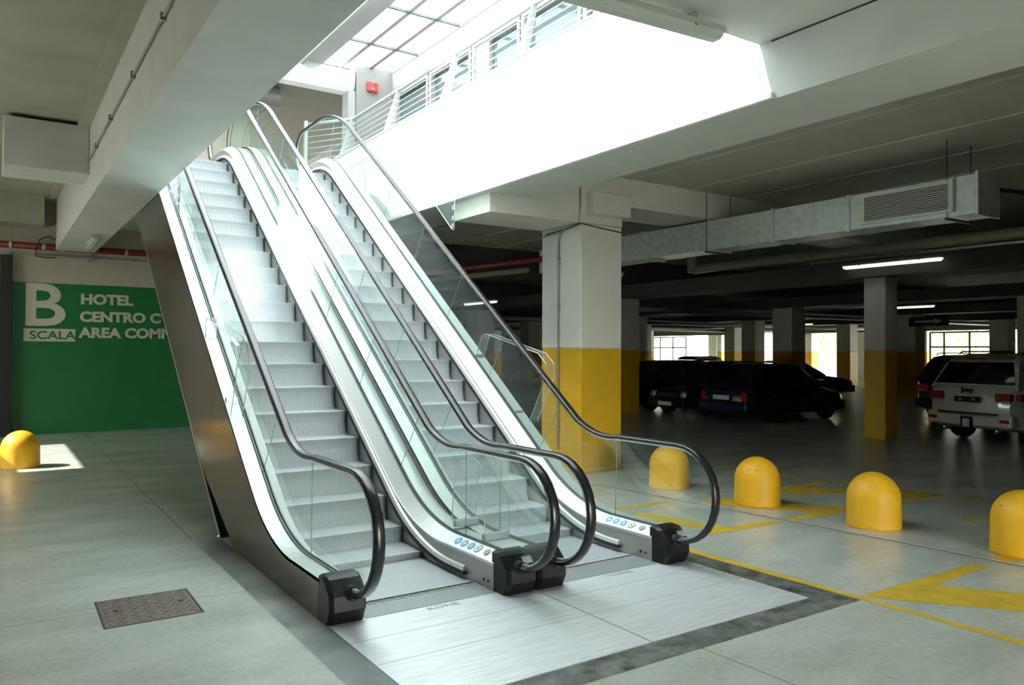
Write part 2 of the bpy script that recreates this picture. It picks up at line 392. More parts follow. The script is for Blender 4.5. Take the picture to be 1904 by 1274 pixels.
# steel expansion joint
ej = [(3.95, 4.14), (4.12, 3.1), (4.27, 1.36), (4.40, -0.25), (4.49, -1.63), (4.55, -3.0)]
def strip_on_floor(name, pts, off0, off1, m, parent, z):
    v = []
    for i, p in enumerate(pts):
        a = Vector(pts[max(i - 1, 0)]); b = Vector(pts[min(i + 1, len(pts) - 1)]); d = (b - a).normalized(); n = Vector((-d.y, d.x))
        for o in (off0, off1): v.append((p[0] + n.x * o, p[1] + n.y * o, z))
    f = [[2 * i, 2 * i + 1, 2 * i + 3, 2 * i + 2] for i in range(len(pts) - 1)]
    return mesh(name, v, f, m, parent)
ejo = tag(empty('expansion_joint', (4.27, 1.36, 0)), 'thin steel expansion joint running across the floor before the bollards', 'floor joint')
def rel(o, root):
    o.parent = root; o.matrix_parent_inverse = Matrix.Translation(-Vector(root.location)) if root.rotation_euler.z == 0 else root.matrix_basis.inverted()
    return o
for nm, a, b, m, z in (('steel_edge', -0.048, -0.018, 'joint_edge', 0.003), ('rubber_seal', -0.018, 0.018, 'joint_dark', 0.0015), ('steel_edge', 0.018, 0.048, 'joint_edge', 0.003)):
    rel(strip_on_floor(nm, ej, a, b, m, None, z), ejo)
# yellow road markings
def paint(name, pts, label=None):
    o = mesh(name, [(x, y, 0.0012) for x, y in pts], [list(range(len(pts)))], 'line_yellow', None)
    return o
tag(paint('edge_line', [(2.53, 2.2), (2.64, 2.2), (2.645, -1.30), (2.68, -2.383), (2.72, -4.2), (2.62, -4.25), (2.597, -2.417), (2.585, -1.487), (2.58, -1.36), (2.53, 0.15)]),
    'long yellow painted line along the stone strip beside the escalator', 'floor marking')
tag(paint('hatch_marking', [(2.645, -1.33), (4.21, -1.35), (4.32, -1.46), (3.386, -1.495), (3.715, -1.952), (4.4, -2.9), (4.2, -3.5), (3.275, -2.135), (2.735, -1.46)]),
    'yellow painted hatch marking in front of the nearest bollards', 'floor marking', None)
tag(paint('hatch_marking', [(4.44, -1.38), (4.70, -1.34), (5.9, -1.38), (6.0, -1.5), (4.55, -1.52), (4.46, -1.48)]),
    'yellow painted bar beyond the expansion joint under the rightmost bollard', 'floor marking')
tag(paint('hatch_marking', [(2.85, 1.86), (4.03, 1.90), (4.03, 2.0), (2.85, 1.98)]),
    'narrow yellow painted bar seen through the right escalator glass', 'floor marking')
tag(paint('hatch_marking', [(3.10, 1.62), (3.32, 1.66), (3.60, 0.66), (4.22, 0.63), (4.22, 0.50), (3.05, 0.54), (3.05, 0.62), (3.34, 0.66)]),
    'yellow painted hatch beside the right escalator newel', 'floor marking')
tag(paint('hatch_marking', [(4.36, 1.78), (4.72, 1.82), (5.10, 1.19), (5.50, 0.58), (5.20, 0.44), (4.36, 0.50), (4.36, 0.60), (4.95, 0.63), (4.42, 1.35)]),
    'yellow painted hatch around the second bollard from the column', 'floor marking')
tag(paint('hatch_marking', [(5.95, 1.83), (6.85, 1.86), (6.83, 1.75), (6.30, 1.70), (7.00, 0.85), (7.25, 0.42), (6.40, 0.40), (6.36, 0.52), (6.78, 0.55), (6.45, 1.05), (5.62, 1.50), (5.70, 1.72)]),
    'farthest yellow painted hatch on the dark floor behind the bollards', 'floor marking')
tag(strip_on_floor('edge_line', [(6.75, 3.6), (6.91, 2.62), (7.18, 0.6), (7.25, -0.4), (7.4, -3)], -0.05, 0.05, 'line_yellow', None, 0.0012),
    'yellow painted line behind the row of bollards', 'floor marking')
def symbol_sq(x, y): return [(x, y), (x + 0.55, y), (x + 0.55, y - 0.5), (x, y - 0.5)]
sq = empty('bay_symbol', (5.9, -0.55, 0)); tag(sq, 'small yellow painted square symbol on the floor behind the rightmost bollard', 'floor marking')
for a, b in (((5.95, -0.45), (6.5, -0.5)), ((6.5, -0.5), (6.45, -1.0)), ((6.45, -1.0), (5.9, -0.95)), ((5.9, -0.95), (5.95, -0.45)), ((6.1, -0.6), (6.3, -0.9))):
    rel(strip_on_floor('stroke', [a, b], -0.03, 0.03, 'line_yellow', None, 0.0012), sq)

# ---- left beam, ceilings, near slab, right beam
BL0, BL1, BLZ = -1.476, -0.773, 3.79
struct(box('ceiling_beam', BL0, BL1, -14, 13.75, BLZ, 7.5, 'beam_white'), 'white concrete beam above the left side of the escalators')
cz = 4.83
cv, cf = [], []
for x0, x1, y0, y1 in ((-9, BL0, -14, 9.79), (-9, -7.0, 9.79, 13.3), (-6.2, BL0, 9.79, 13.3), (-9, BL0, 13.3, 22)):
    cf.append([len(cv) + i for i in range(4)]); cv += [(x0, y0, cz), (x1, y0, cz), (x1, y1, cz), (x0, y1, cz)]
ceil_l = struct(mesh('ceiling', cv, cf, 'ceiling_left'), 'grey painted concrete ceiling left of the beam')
box('ceiling_rib', -1.62, BL0 - 0.002, -6, 13.4, cz - 0.06, cz - 0.002, 'ceiling_left', ceil_l)
box('ceiling_rib', -9, -1.70, 13.4, 14.1, 4.25, cz - 0.002, 'ceiling_left', ceil_l)
struct(box('ceiling', BL0, BL1, 13.75, 14.5, cz, cz + 0.1, 'ceiling_left'), 'ceiling strip at the end of the left beam')
blk = struct(box('beam_corbel', -2.46, BL0 - 0.002, 7.30, 8.15, 4.13, 4.78, 'beam_white', None, 0.01), 'short white concrete corbel on the left beam')
SZ = 4.37
RB0, RB1, RBZ = 2.853, 3.735, 3.872
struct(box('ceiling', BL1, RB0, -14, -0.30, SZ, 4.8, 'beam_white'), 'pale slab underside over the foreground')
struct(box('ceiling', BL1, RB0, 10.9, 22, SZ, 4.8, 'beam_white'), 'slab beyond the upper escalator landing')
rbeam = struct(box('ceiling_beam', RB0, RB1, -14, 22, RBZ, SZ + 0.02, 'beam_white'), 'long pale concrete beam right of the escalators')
fascia = struct(box('wall_well', RB0 - 0.004, RB0 + 0.16, -0.30, 10.6, RBZ + 0.05, 5.40, 'well_white'), 'bright white fascia wall below the upper railing')
box('ledge', RB0 - 0.035, RB0 - 0.005, -0.44, 10.6, RBZ + 0.004, RBZ + 0.055, 'well_white', fascia)
box('coping', RB0 - 0.02, RB0 + 0.20, -0.30, 10.6, 5.40, 5.425, 'well_white', fascia)
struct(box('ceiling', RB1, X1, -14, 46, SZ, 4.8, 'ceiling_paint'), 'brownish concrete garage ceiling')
struct(box('ceiling', RB0, RB1, -14, 46, SZ + 0.03, 4.8, 'ceiling_paint'), 'slab strip above the right beam')
for i, x in enumerate((5.42, 6.70, 7.95, 9.2, 10.5)):
    struct(box('ceiling_seam', x, x + 0.05, -14, 40, SZ - 0.012, SZ - 0.001, 'beam_white'), 'pale plank seam across the garage ceiling')
for x, sh in ((4.3, 0.05),):
    pass
# gap line between near slab and beam face
box('shadow_gap', RB0 - 0.006, RB0 - 0.001, -14, -0.42, SZ - 0.014, SZ - 0.001, 'joint_dark', rbeam)

# cross beams and columns of the garage
GX = [4.906 + 7.78 * k for k in range(6)]
GY = [4.62 + 7.75 * k for k in range(6)]
for j, y in enumerate(GY):
    if j == 0:
        struct(box('ceiling_beam', 2.95, 5.30, y - 0.48, y + 0.48, 3.62, SZ - 0.001, 'column_white'), 'pale cross beam on top of the big column')
        struct(box('ceiling_beam', 5.30, X1, y - 0.478, y + 0.478, 3.94, SZ - 0.001, 'column_white'), 'concrete cross beam right of the big column')
    else: struct(box('ceiling_beam', RB1, X1, y - 0.48, y + 0.48, 3.62, SZ - 0.001, 'garage_shade'), 'concrete cross beam under the garage ceiling')
struct(box('ceiling_beam', RB1, X1, -3.6, -2.7, 3.62, SZ - 0.001, 'garage_shade'), 'concrete cross beam near the camera')
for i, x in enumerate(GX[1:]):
    struct(box('ceiling_beam', x - 0.55, x + 0.55, -14, 46, 3.28, 3.615, 'garage_shade'), 'low concrete beam along a row of garage columns')
ZY = 1.80
def column(x, y, wx, wy, top, label, group=None):
    t = empty('column', (x, y, 0)); tag(t, label, 'column', group)
    bm = bmesh.new(); bm_box(bm, -wx / 2, wx / 2, -wy / 2, wy / 2, ZY, top, 0.012)
    from_bm('upper_shaft', bm, 'column_white', t)
    bm = bmesh.new(); bm_box(bm, -wx / 2, wx / 2, -wy / 2, wy / 2, 0, ZY, 0.012)
    from_bm('painted_base', bm, 'column_yellow', t)
    return t
col0 = column(4.906, 4.62, 0.784, 0.958, 3.62, 'big white and yellow column beside the right escalator')
bm = bmesh.new(); bm_box(bm, -0.30, 0.42, -0.66, -0.47, 3.74, 4.06, 0.01); from_bm('capital_block', bm, 'column_white', col0)
bm = bmesh.new(); bm_box(bm, -0.392, 0.392, -0.482, 0.479, 3.62, 4.36, 0.0); from_bm('capital', bm, 'column_white', col0)
# conduit on the column
cond = tag(empty('conduit', (4.494, 4.65, 0)), 'grey vertical conduit pipe clipped to the big column', 'pipe')
tube('pipe', [(0, 0, 0.30), (0, 0, 3.40), (0.0, -0.03, 3.50), (0.0, -0.12, 3.56), (0.0, -0.5, 3.60)], 0.016, 'conduit', cond)
for z in (0.6, 1.5, 2.45, 3.15):
    bm = bmesh.new(); bm_box(bm, -0.02, 0.012, -0.032, 0.032, z - 0.012, z + 0.012); from_bm('clip', bm, 'conduit', cond)
bm = bmesh.new(); bm_box(bm, -0.012, 0.012, -0.03, 0.03, 0.16, 0.24); from_bm('end_box', bm, 'conduit', cond)
cab = tag(empty('cable_run', (4.45, 4.2, 3.56)), 'loose cables wrapped around the top of the big column', 'cable')
tube('cable', [(0.03, 0.75, -0.02), (0.02, 0.3, 0.0), (0.01, -0.02, 0.03), (0.04, -0.10, 0.04), (0.5, -0.09, 0.0), (0.88, -0.09, -0.03)], 0.010, 'rod_steel', cab, 6)
tube('cable', [(0.03, 0.85, -0.05), (0.02, 0.4, -0.02), (0.02, -0.05, 0.04), (0.03, -0.09, 0.3), (0.03, -0.09, 0.7)], 0.010, 'conduit', cab, 6)
far_cols = []
names_col = {(1, 0): 'yellow-based column standing beside the white parked car', (1, 1): 'dim column half hidden behind the big column',
             (2, 1): 'dark column standing behind the blue-black parked car', (3, 1): 'dark column behind the roof of the white parked car',
             (4, 1): 'dark column at the right edge behind the white parked car', (3, 2): 'distant narrow column before the green ivy opening',
             (4, 2): 'distant column just left of the yellow-based column', (4, 3): 'distant column right of the brightest doorway'}
for i in range(1, 6):
    for j in range(0, 6):
        if i == 5 and j == 0: continue
        lab = names_col.get((i, j), 'distant yellow-based column deep in the dark garage')
        if (i, j) == (1, 0): cx_, cy_, wx_, wy_ = 12.53, 4.345, 0.44, 0.46
        else: cx_, cy_, wx_, wy_ = GX[i], GY[j], 0.74, 0.80
        column(cx_, cy_, wx_, wy_, 3.28, lab, None if (i, j) in names_col else 'distant garage columns')

# ---- far facade with openings, outdoors beyond
fac = struct(box('wall_facade', 43.3, 43.6, -14, 46, 3.05, SZ, 'garage_shade'), 'dark lintel over the far openings')
for y0, y1 in ((-14, 14.5), (20.4, 25.2), (32.2, 32.9), (35.6, 36.4), (42.5, 46)):
    struct(box('wall_facade', 43.3, 43.6, y0, y1, 0, 3.05, 'column_white'), 'facade pier between far openings')
struct(box('wall_back', 2.45, X1, 46, 46.2, 0, SZ + 0.5, 'garage_shade'), 'far end wall of the garage')
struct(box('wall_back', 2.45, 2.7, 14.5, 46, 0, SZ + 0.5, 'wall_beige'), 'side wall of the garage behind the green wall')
struct(box('ceiling', 2.45, RB0, 14.2, 46, SZ, 4.8, 'garage_shade'), 'slab strip behind the green wall')
struct(box('wall_near', 4.6, X1, -14.2, -14, 0, SZ + 0.5, 'column_white'), 'wall behind the camera')
struct(box('wall_near', -9, 4.6, -9.2, -9.0, 2.6, SZ + 0.5, 'column_white'), 'lintel over the unseen daylight opening added behind the camera')  # opening below is made up, sized to brighten the foreground
struct(box('wall_near', -9, 0.4, -9.2, -9.0, 0, 2.6, 'column_white'), 'wall beside the unseen daylight opening added behind the camera')
struct(box('wall_near', 3.5, 4.6, -9.2, -9.0, 0, 2.6, 'column_white'), 'short wall beside the unseen daylight opening added behind the camera')
struct(box('wall_light_block', 4.6, 4.8, -14, -3.1, 0, SZ, 'column_white'), 'unseen wall added to keep rear daylight out of the garage')  # out of view, added only to block light from the rear opening
struct(mesh('ground', [(-9.0, -60, -0.02), (40, -60, -0.02), (40, -14.2, -0.02), (-9.0, -14.2, -0.02)], [[0, 1, 2, 3]], 'outdoor_wall'), 'unseen pale ground added behind the camera to bounce daylight')  # added out of view as a daylight reflector for beam and slab undersides
pit = struct(box('floor_pit', -1.1, 2.675, -1.485, 3.2, -1.3, -1.25, 'dark_steel'), 'dark pit below the escalators')
for q in ((-1.1, -1.0, -1.485, 3.2), (2.575, 2.675, -1.485, 3.2), (-1.0, 2.575, -1.485, -1.385), (-1.0, 2.575, 3.1, 3.2)):
    box('pit_wall', *q, -1.25, -0.062, 'dark_steel', pit)
for y0, y1, z0, z1 in ((-14, 3.0, 0, 5.1), (8.0, 22, 0, 5.1), (3.0, 8.0, 1.0, 5.1)):  # gap low in this wall is added to let daylight onto the left floor
    struct(box('wall_left', -9.2, -9, y0, y1, z0, z1, 'column_white'), 'unseen far left wall with a low opening added for daylight')
struct(mesh('ground', [(-60, -40, -0.03), (-9.2, -40, -0.03), (-9.2, 40, -0.03), (-60, 40, -0.03)], [[0, 1, 2, 3]], 'outdoor_wall'), 'pale paved yard at the far left')
struct(mesh('ground', [(43.5, -30, -0.02), (90, -30, -0.02), (90, 80, -0.02), (43.5, 80, -0.02)], [[0, 1, 2, 3]], 'outdoor_wall'), 'pale paved yard outside')
# gate frames in the openings
def gate(ys, z1, label, x=43.2):
    g = tag(empty('gate', (x, ys[0], 0)), label, 'gate')
    for y in ys:
        bm = bmesh.new(); bm_box(bm, -0.04, 0.04, y - ys[0] - 0.05, y - ys[0] + 0.05, 0, z1); from_bm('upright', bm, 'rod_steel', g)
    for z in (1.05, 2.1, z1):
        bm = bmesh.new(); bm_box(bm, -0.03, 0.03, 0, ys[-1] - ys[0], z - 0.05, z + 0.05); from_bm('cross_bar', bm, 'rod_steel', g)
    return g
gate([38.6, 40.0, 41.4, 42.2], 2.95, 'glazed steel gate frame in the brightest far doorway')
gate([16.0, 17.2, 18.6, 19.4], 2.95, 'steel gate frame in the far opening behind the white car')
hedge = empty('ivy_wall', (52, 24, 0)); tag(hedge, 'sunlit green ivy hedge growing over the yard wall outside', 'hedge')
random.seed(3)
bm = bmesh.new()
for k in range(2600):
    y = random.uniform(-12, 12); z = random.uniform(1.4, 5.2); x = random.uniform(-0.28, 0.02); s = random.uniform(0.10, 0.24)
    a = random.uniform(0, PI); b = random.uniform(-0.7, 0.7)
    u = Vector((math.sin(b) * 0.5, math.cos(a), math.sin(a))).normalized() * s; w = Vector((0.4, -math.sin(a), math.cos(a))).normalized() * s * 0.7
    c = Vector((x, y, z)); bm.faces.new([bm.verts.new(c + d) for d in (u, w, -u, -w)])
lf = from_bm('ivy_leaves', bm, 'ivy', hedge); lf['kind'] = 'stuff'
bm = bmesh.new(); bm_box(bm, 0.0, 0.4, -12, 12, 0, 5.0); from_bm('yard_wall', bm, 'outdoor_wall', hedge)
struct(box('wall_sky_screen', 60, 60.4, -30, 80, 0, 16, 'outdoor_wall'), 'tall pale screen added across the far yard to block sky')  # added to cut the sky light entering the far openings
st = empty('outdoor_stair', (49, 18.2, 0)); tag(st, 'white outdoor stair rising in the yard behind the white car', 'stair')
for k in range(14):
    bm = bmesh.new(); bm_box(bm, -0.5, 0.5, 2.6 - 0.3 * k, 2.9 - 0.3 * k, 0.2 * k + 0.1, 0.2 * k + 0.2); from_bm('tread', bm, 'rail_white', st)
for z in (0.35, 0.6, 0.9):
    tube('stair_rail', [(-0.5, 2.9, z + 0.2), (-0.5, -1.2, z + 3.0)], 0.03, 'rail_white', st, 6)

# ---- green sign wall at the back
GWY = 14.2
wall_g = struct(box('wall_back', -2.21, 2.7, GWY, GWY + 0.3, 0, 3.14, 'green_paint'), 'green painted wall with white lettering')
struct(box('wall_back', -2.21, 2.7, GWY, GWY + 0.3, 3.14, cz - 0.001, 'wall_beige'), 'beige upper strip of the sign wall')
struct(box('door_1', -2.42, -2.22, GWY - 0.25, GWY + 0.1, 0, 3.66, 'dark_steel'), 'black steel door post left of the green wall')
struct(box('wall_back', -9, -2.21, GWY + 0.12, GWY + 0.3, 0, cz - 0.001, 'wall_beige'), 'beige wall left of the door post')
def wtext(s, x, z, h, bold, xs=1.0, m='sign_white', out=0.006):
    text('lettering', s, h / 0.70, axes((x, GWY - out, z), (1, 0, 0), (0, 0, 1), (0, -1, 0)), m, wall_g, bold, 0.002, xs)
wtext('B', -2.06, 2.265, 0.865, 0.020, 1.16)
wtext('HOTEL', -0.985, 2.735, 0.205, 0.013, 1.10)
wtext('CENTRO C', -0.995, 2.36, 0.205, 0.013, 1.09)
wtext('AREA COMM', -0.995, 2.02, 0.205, 0.013, 1.09)
box('letter_panel', -2.005, -1.075, GWY - 0.004, GWY - 0.001, 1.925, 2.19, 'sign_white', wall_g)
wtext('SCALA', -1.905, 1.975, 0.165, 0.004, 1.18, 'green_paint', 0.009)
# red pipe, white conduit at the top of the wall
rp = tag(empty('fire_pipe', (0, 13.9, 3.86)), 'red fire pipe along the top of the green wall', 'pipe')
tube('pipe', [(-4, 0, 0), (2.6, 0, 0)], 0.07, 'pipe_red', rp, 12)
for x in (-2.25, -1.68, -1.35, -0.15):
    tube('pipe_clamp', [(x - 0.03, 0, 0), (x + 0.03, 0, 0)], 0.085, 'joint_steel', rp, 12)
wc = tag(empty('conduit', (0, 14.15, 3.70)), 'thin pale conduit with junction box above the green lettering', 'pipe')
tube('pipe', [(-1.8, 0, 0), (2.6, 0, 0.02)], 0.018, 'conduit', wc)
bm = bmesh.new(); bm_box(bm, -0.86, -0.74, -0.05, 0.03, -0.07, 0.03, 0.008); from_bm('junction_box', bm, 'conduit', wc)
tube('drop_pipe', [(-0.80, -0.01, 0.02), (-0.86, -0.6, 0.05), (-1.0, -1.6, 0.06)], 0.012, 'conduit', wc, 6)
lc = tag(empty('cable_loop', (-1.55, 13.8, 3.75)), 'black cable loop hanging by the left beam end', 'cable')
tube('cable', [(0.1, 0, 0.25), (-0.05, 0, 0.32), (-0.2, 0, 0.25), (-0.27, 0, 0.05), (-0.28, 0, -0.1), (-0.1, 0, -0.12), (0.1, 0.1, -0.1)], 0.012, 'black_brush', lc, 6)
# conduit high on the side of the left beam
bc = tag(empty('conduit', (BL0 - 0.02, 0, 4.30)), 'thin conduit clipped along the side of the left ceiling beam', 'pipe')
tube('pipe', [(0, -4, 0), (0, 7.25, 0)], 0.013, 'conduit', bc)
for y in (-0.5, 1.8, 3.3, 4.9, 6.3):
    bm = bmesh.new(); bm_box(bm, -0.022, 0.02, y - 0.02, y + 0.02, -0.03, 0.03); from_bm('clip', bm, 'conduit', bc)

# ---- lamps
def lamp(loc, rz, length, on, label, group=None, hang=None):
    t = empty('fluorescent_lamp', loc, rz); tag(t, label, 'lamp', group)
    bm = bmesh.new(); bm_box(bm, -length / 2, length / 2, -0.075, 0.075, -0.05, 0.0, 0.01); from_bm('housing', bm, 'fixture_grey', t)
    prof = [(-0.07, -0.05), (-0.062, -0.085), (-0.035, -0.108), (0.035, -0.108), (0.062, -0.085), (0.07, -0.05)]
    rings = []
    for x, s in ((-length / 2 + 0.01, 0.6), (-length / 2 + 0.05, 1.0), (length / 2 - 0.05, 1.0), (length / 2 - 0.01, 0.6)):
        rings.append([Vector((x, a * s, -0.05 + (b + 0.05) * s)) for a, b in prof])
    sweep_rings('diffuser', rings, 'tube_light' if on else 'fixture_cover', t)
    for s in (-1, 1):
        for k in (0.3,):
            bm = bmesh.new(); bm_box(bm, s * length * k - 0.012, s * length * k + 0.012, -0.085, 0.085, -0.062, -0.04); from_bm('clip', bm, 'joint_steel', t)
        if hang: tube('hanger_rod', [(s * length * 0.35, 0, -0.01), (s * length * 0.35, 0, hang - loc[2])], 0.006, 'rod_steel', t, 6)
    return t
l0 = lamp((1.42, -0.36, SZ - 0.05), math.atan2(-0.10, 1.46), 1.62, False, 'unlit fluorescent lamp under the slab in the foreground')
for s in (-0.5, 0.5):
    bm = bmesh.new(); bm_box(bm, s - 0.02, s + 0.02, -0.05, 0.05, 0, 0.05); from_bm('bracket', bm, 'joint_steel', l0)
lamp((-1.02, 11.6, BLZ), PI / 2 - 0.03, 1.5, False, 'small unlit lamp under the far end of the left beam')
lamp((11.95, 3.80, 3.56), PI / 2, 2.0, True, 'brightest lit fluorescent lamp near the yellow-based column', hang=SZ)
lamp((21.2, 8.55, 3.25), PI / 2, 1.6, True, 'lit fluorescent lamp above the white parked car', hang=SZ)
lamp((10.3, 16.3, 3.35), PI / 2, 1.9, True, 'lit fluorescent lamp seen behind the right escalator handrail', hang=SZ)
lamp((30.5, 19.2, 3.2), PI / 2, 1.6, True, 'tiny distant lit lamp by the ivy openings', hang=SZ)
lamp((8.6, 8.8, 3.45), PI / 2, 2.0, False, 'unlit fluorescent lamp right of the big column', hang=SZ)

# ---- air duct with grille
du = empty('air_duct', (7.15, 0, 3.42)); tag(du, 'galvanised rectangular air duct hanging from the garage ceiling', 'duct')
ends = [-0.02, 1.62, 2.85, 4.1, 5.6, 7.2, 8.8]
DH = 0.47
for k in range(6):
    bm = bmesh.new(); bm_box(bm, 0, 0.5, ends[k] + 0.006, ends[k + 1] - 0.006, 0, DH); from_bm('duct_section', bm, 'galvanised', du)
    if k:
        bm = bmesh.new(); bm_box(bm, -0.02, 0.52, ends[k] - 0.02, ends[k] + 0.02, -0.02, DH + 0.02); from_bm('flange', bm, 'galvanised', du)
bm = bmesh.new(); bm_box(bm, -0.02, 0.52, -0.06, -0.02, -0.025, DH + 0.03, 0.006); from_bm('end_cap', bm, 'galvanised', du)
for k in range(1, 5):
    n = 5 if k < 4 else 4
    for q in range(1, n):
        y = ends[k] + (ends[k + 1] - ends[k]) * q / n
        bm = bmesh.new(); bm_box(bm, -0.004, 0.0, y - 0.006, y + 0.006, 0.01, DH - 0.01); from_bm('stiffening_rib', bm, 'galvanised', du)
gr = box('grille_frame', -0.05, 0.0, 0.22, 1.42, 0.05, 0.44, 'grille_white', du)
box('grille_opening', -0.053, -0.0501, 0.28, 1.36, 0.085, 0.405, 'slot_dark', gr)
for k in range(12):
    z = 0.098 + 0.0268 * k
    prism('grille_slat', [(-0.058, z - 0.004), (-0.0535, z + 0.008), (-0.0535, z + 0.012), (-0.062, z)], 0.28, 1.36, 'y', 'grille_white', gr)
for y in (0.29, 4.11):
    for x in (-0.04, 0.54):
        tube('hanger_rod', [(x, y, -0.03), (x, y, SZ - 3.42)], 0.006, 'rod_steel', du, 6)
    bm = bmesh.new(); bm_box(bm, -0.06, 0.56, y - 0.02, y + 0.02, -0.045, -0.02); from_bm('hanger_bar', bm, 'rod_steel', du)
tag(tube('drain_pipe', [(9.5, 6.6, 3.45), (9.5, 6.0, 3.46), (9.52, 0.44, 3.46), (9.55, -4, 3.46)], 0.085, 'pvc_grey', None, 14), 'long brown-grey drain pipe under the garage ceiling', 'pipe')
tag(tube('drain_pipe', [(9.5, 6.65, 3.40), (9.5, 6.65, 4.36)], 0.10, 'pvc_grey', None, 14), 'short vertical elbow of the brown-grey drain pipe', 'pipe')
tag(tube('cable_duct', [(9.72, 4, 3.36), (9.75, -3, 3.36)], 0.022, 'alu_profile', None, 8), 'thin shiny conduit below the brown-grey drain pipe', 'pipe')
tag(tube('duct_cable', [(7.66, -0.05, 3.75), (9.2, -0.7, 3.66), (11, -1.2, 3.7)], 0.025, 'black_brush', None, 6), 'black cable leaving the end of the air duct', 'cable')
tr = tag(empty('cable_tray', (13.4, 0, 3.42)), 'perforated grey cable tray right of the brightest lamp', 'cable tray')
bm = bmesh.new(); bm_box(bm, 0, 0.3, -3, 2.6, 0, 0.01); from_bm('tray_base', bm, 'cable_tray', tr)
for x in (0, 0.29):
    bm = bmesh.new(); bm_box(bm, x, x + 0.01, -3, 2.6, 0, 0.09); from_bm('tray_side', bm, 'cable_tray', tr)
# red sprinkler pipes in the dark behind the column
for x, y0, y1, z, lab in ((6.2, 6.5, 16, 3.5, 'red sprinkler pipe in the dark left of the big column'), (7.0, 9.0, 18, 3.5, 'dark pipe under the ceiling behind the big column')):
    tag(tube('sprinkler_pipe', [(x, y0, z), (x - 1.6, y1, z)], 0.06, 'pipe_red' if 'red' in lab else 'pvc_grey', None, 10), lab, 'pipe')
for k, (y, z, r, lab) in enumerate(((14.0, 3.15, 0.10, 'nearest shiny pipe crossing far under the garage ceiling'), (21.5, 3.1, 0.10, 'middle shiny pipe crossing far under the garage ceiling'), (29.0, 3.1, 0.12, 'farthest shiny pipe crossing under the garage ceiling'))):
    tag(tube('ceiling_pipe', [(14, y, z), (43, y - 1.0, z)], r, 'duct_round', None, 10), lab, 'pipe')
ar = tag(empty('arrow_sign', (27.0, 11.0, 2.95)), 'small dark hanging sign with a pale arrow above the cars', 'sign')
bm = bmesh.new(); bm_box(bm, 0, 0.06, -0.75, 0.75, -0.18, 0.18, 0.01); from_bm('board', bm, 'dark_steel', ar)
for y in (-0.6, 0.6): tube('hanger_rod', [(0.03, y, 0.17), (0.03, y, SZ - 2.95)], 0.01, 'rod_steel', ar, 6)
prism('arrow', [(0.5, 0.04), (-0.25, 0.04), (-0.25, 0.10), (-0.55, 0), (-0.25, -0.10), (-0.25, -0.04), (0.5, -0.04)], -0.012, -0.002, 'x', 'sign_white', ar)

# ================================================================= UPPER LEVEL
struct(box('floor_upper', BL1, 9, 9.75, 22, 4.78, 4.82, 'wall_beige'), 'upper landing floor')
struct(box('floor_upper', RB0 + 0.2, 9, -14, 10.6, 4.78, 4.86, 'wall_beige'), 'upper corridor floor')
WX = 4.25
struct(box('wall_upper', WX, WX + 0.2, -2.2, 10.0, 4.86, 5.05, 'frame_white'), 'low sill under the upper windows')
struct(box('wall_upper', WX - 0.02, WX + 0.25, -2.2, 10.0, 7.05, 7.5, 'frame_white'), 'white band above the upper windows')
wy = [9.88, 8.36, 6.79, 5.31, 3.80, 2.3, 0.8, -0.7, -2.2]
for k in range(8):
    a, b = wy[k + 1], wy[k]
    w = struct(box('window_%d' % (k + 1), WX + 0.10, WX + 0.125, a + 0.06, b - 0.06, 5.05, 7.05, 'window_glass'), 'upper window pane number %d behind the railing' % (k + 1) if False else 'white framed upper window behind the railing')
    box('window_post', WX - 0.01, WX + 0.16, b - 0.10, b - 0.03, 5.05, 7.05, 'frame_white', w)
    box('window_post', WX - 0.01, WX + 0.16, a + 0.03, a + 0.10, 5.05, 7.05, 'frame_white', w)
    box('window_gap', WX + 0.02, WX + 0.16, a - 0.03, a + 0.03, 5.05, 7.05, 'alu_profile', w)
    box('window_rail', WX - 0.005, WX + 0.16, a + 0.10, b - 0.10, 6.02, 6.14, 'frame_white', w)
    box('window_rail', WX - 0.005, WX + 0.16, a + 0.10, b - 0.10, 5.88, 5.98, 'frame_white', w)
    box('window_rail', WX - 0.005, WX + 0.16, a + 0.10, b - 0.10, 6.94, 7.05, 'frame_white', w)
    box('window_rail', WX - 0.005, WX + 0.16, a + 0.10, b - 0.10, 5.05, 5.16, 'frame_white', w)
    if k == 2: box('window_panel', WX + 0.02, WX + 0.09, a + 0.95, b - 0.10, 6.14, 6.94, 'frame_white', w)
    if k == 4: box('window_panel', WX + 0.02, WX + 0.09, a + 0.2, b - 0.2, 5.16, 6.94, 'wall_beige', w)
ucol = struct(box('wall_upper', 3.46, WX - 0.02, 9.95, 10.5, 4.82, 7.5, 'pier_grey'), 'beige pier with the red call box')
box('pier_trim', 3.30, 3.45, 9.98, 10.3, 4.82, 6.95, 'frame_white', ucol)
rc = tag(empty('alarm_box', (3.79, 9.93, 7.08)), 'red fire alarm call box on the beige upper pier', 'alarm')
bm = bmesh.new(); bm_box(bm, -0.115, 0.115, -0.05, 0.018, -0.10, 0.10, 0.02, 2); from_bm('case', bm, 'red', rc)
disc('push_button', (0.055, -0.0505, 0.045), 0.022, (0, -1, 0), 'joint_dark', rc, 14, 0.004)
bm = bmesh.new(); bm_box(bm, -0.05, 0.03, -0.053, -0.049, -0.045, -0.035); from_bm('label_strip', bm, 'sticker_white', rc)
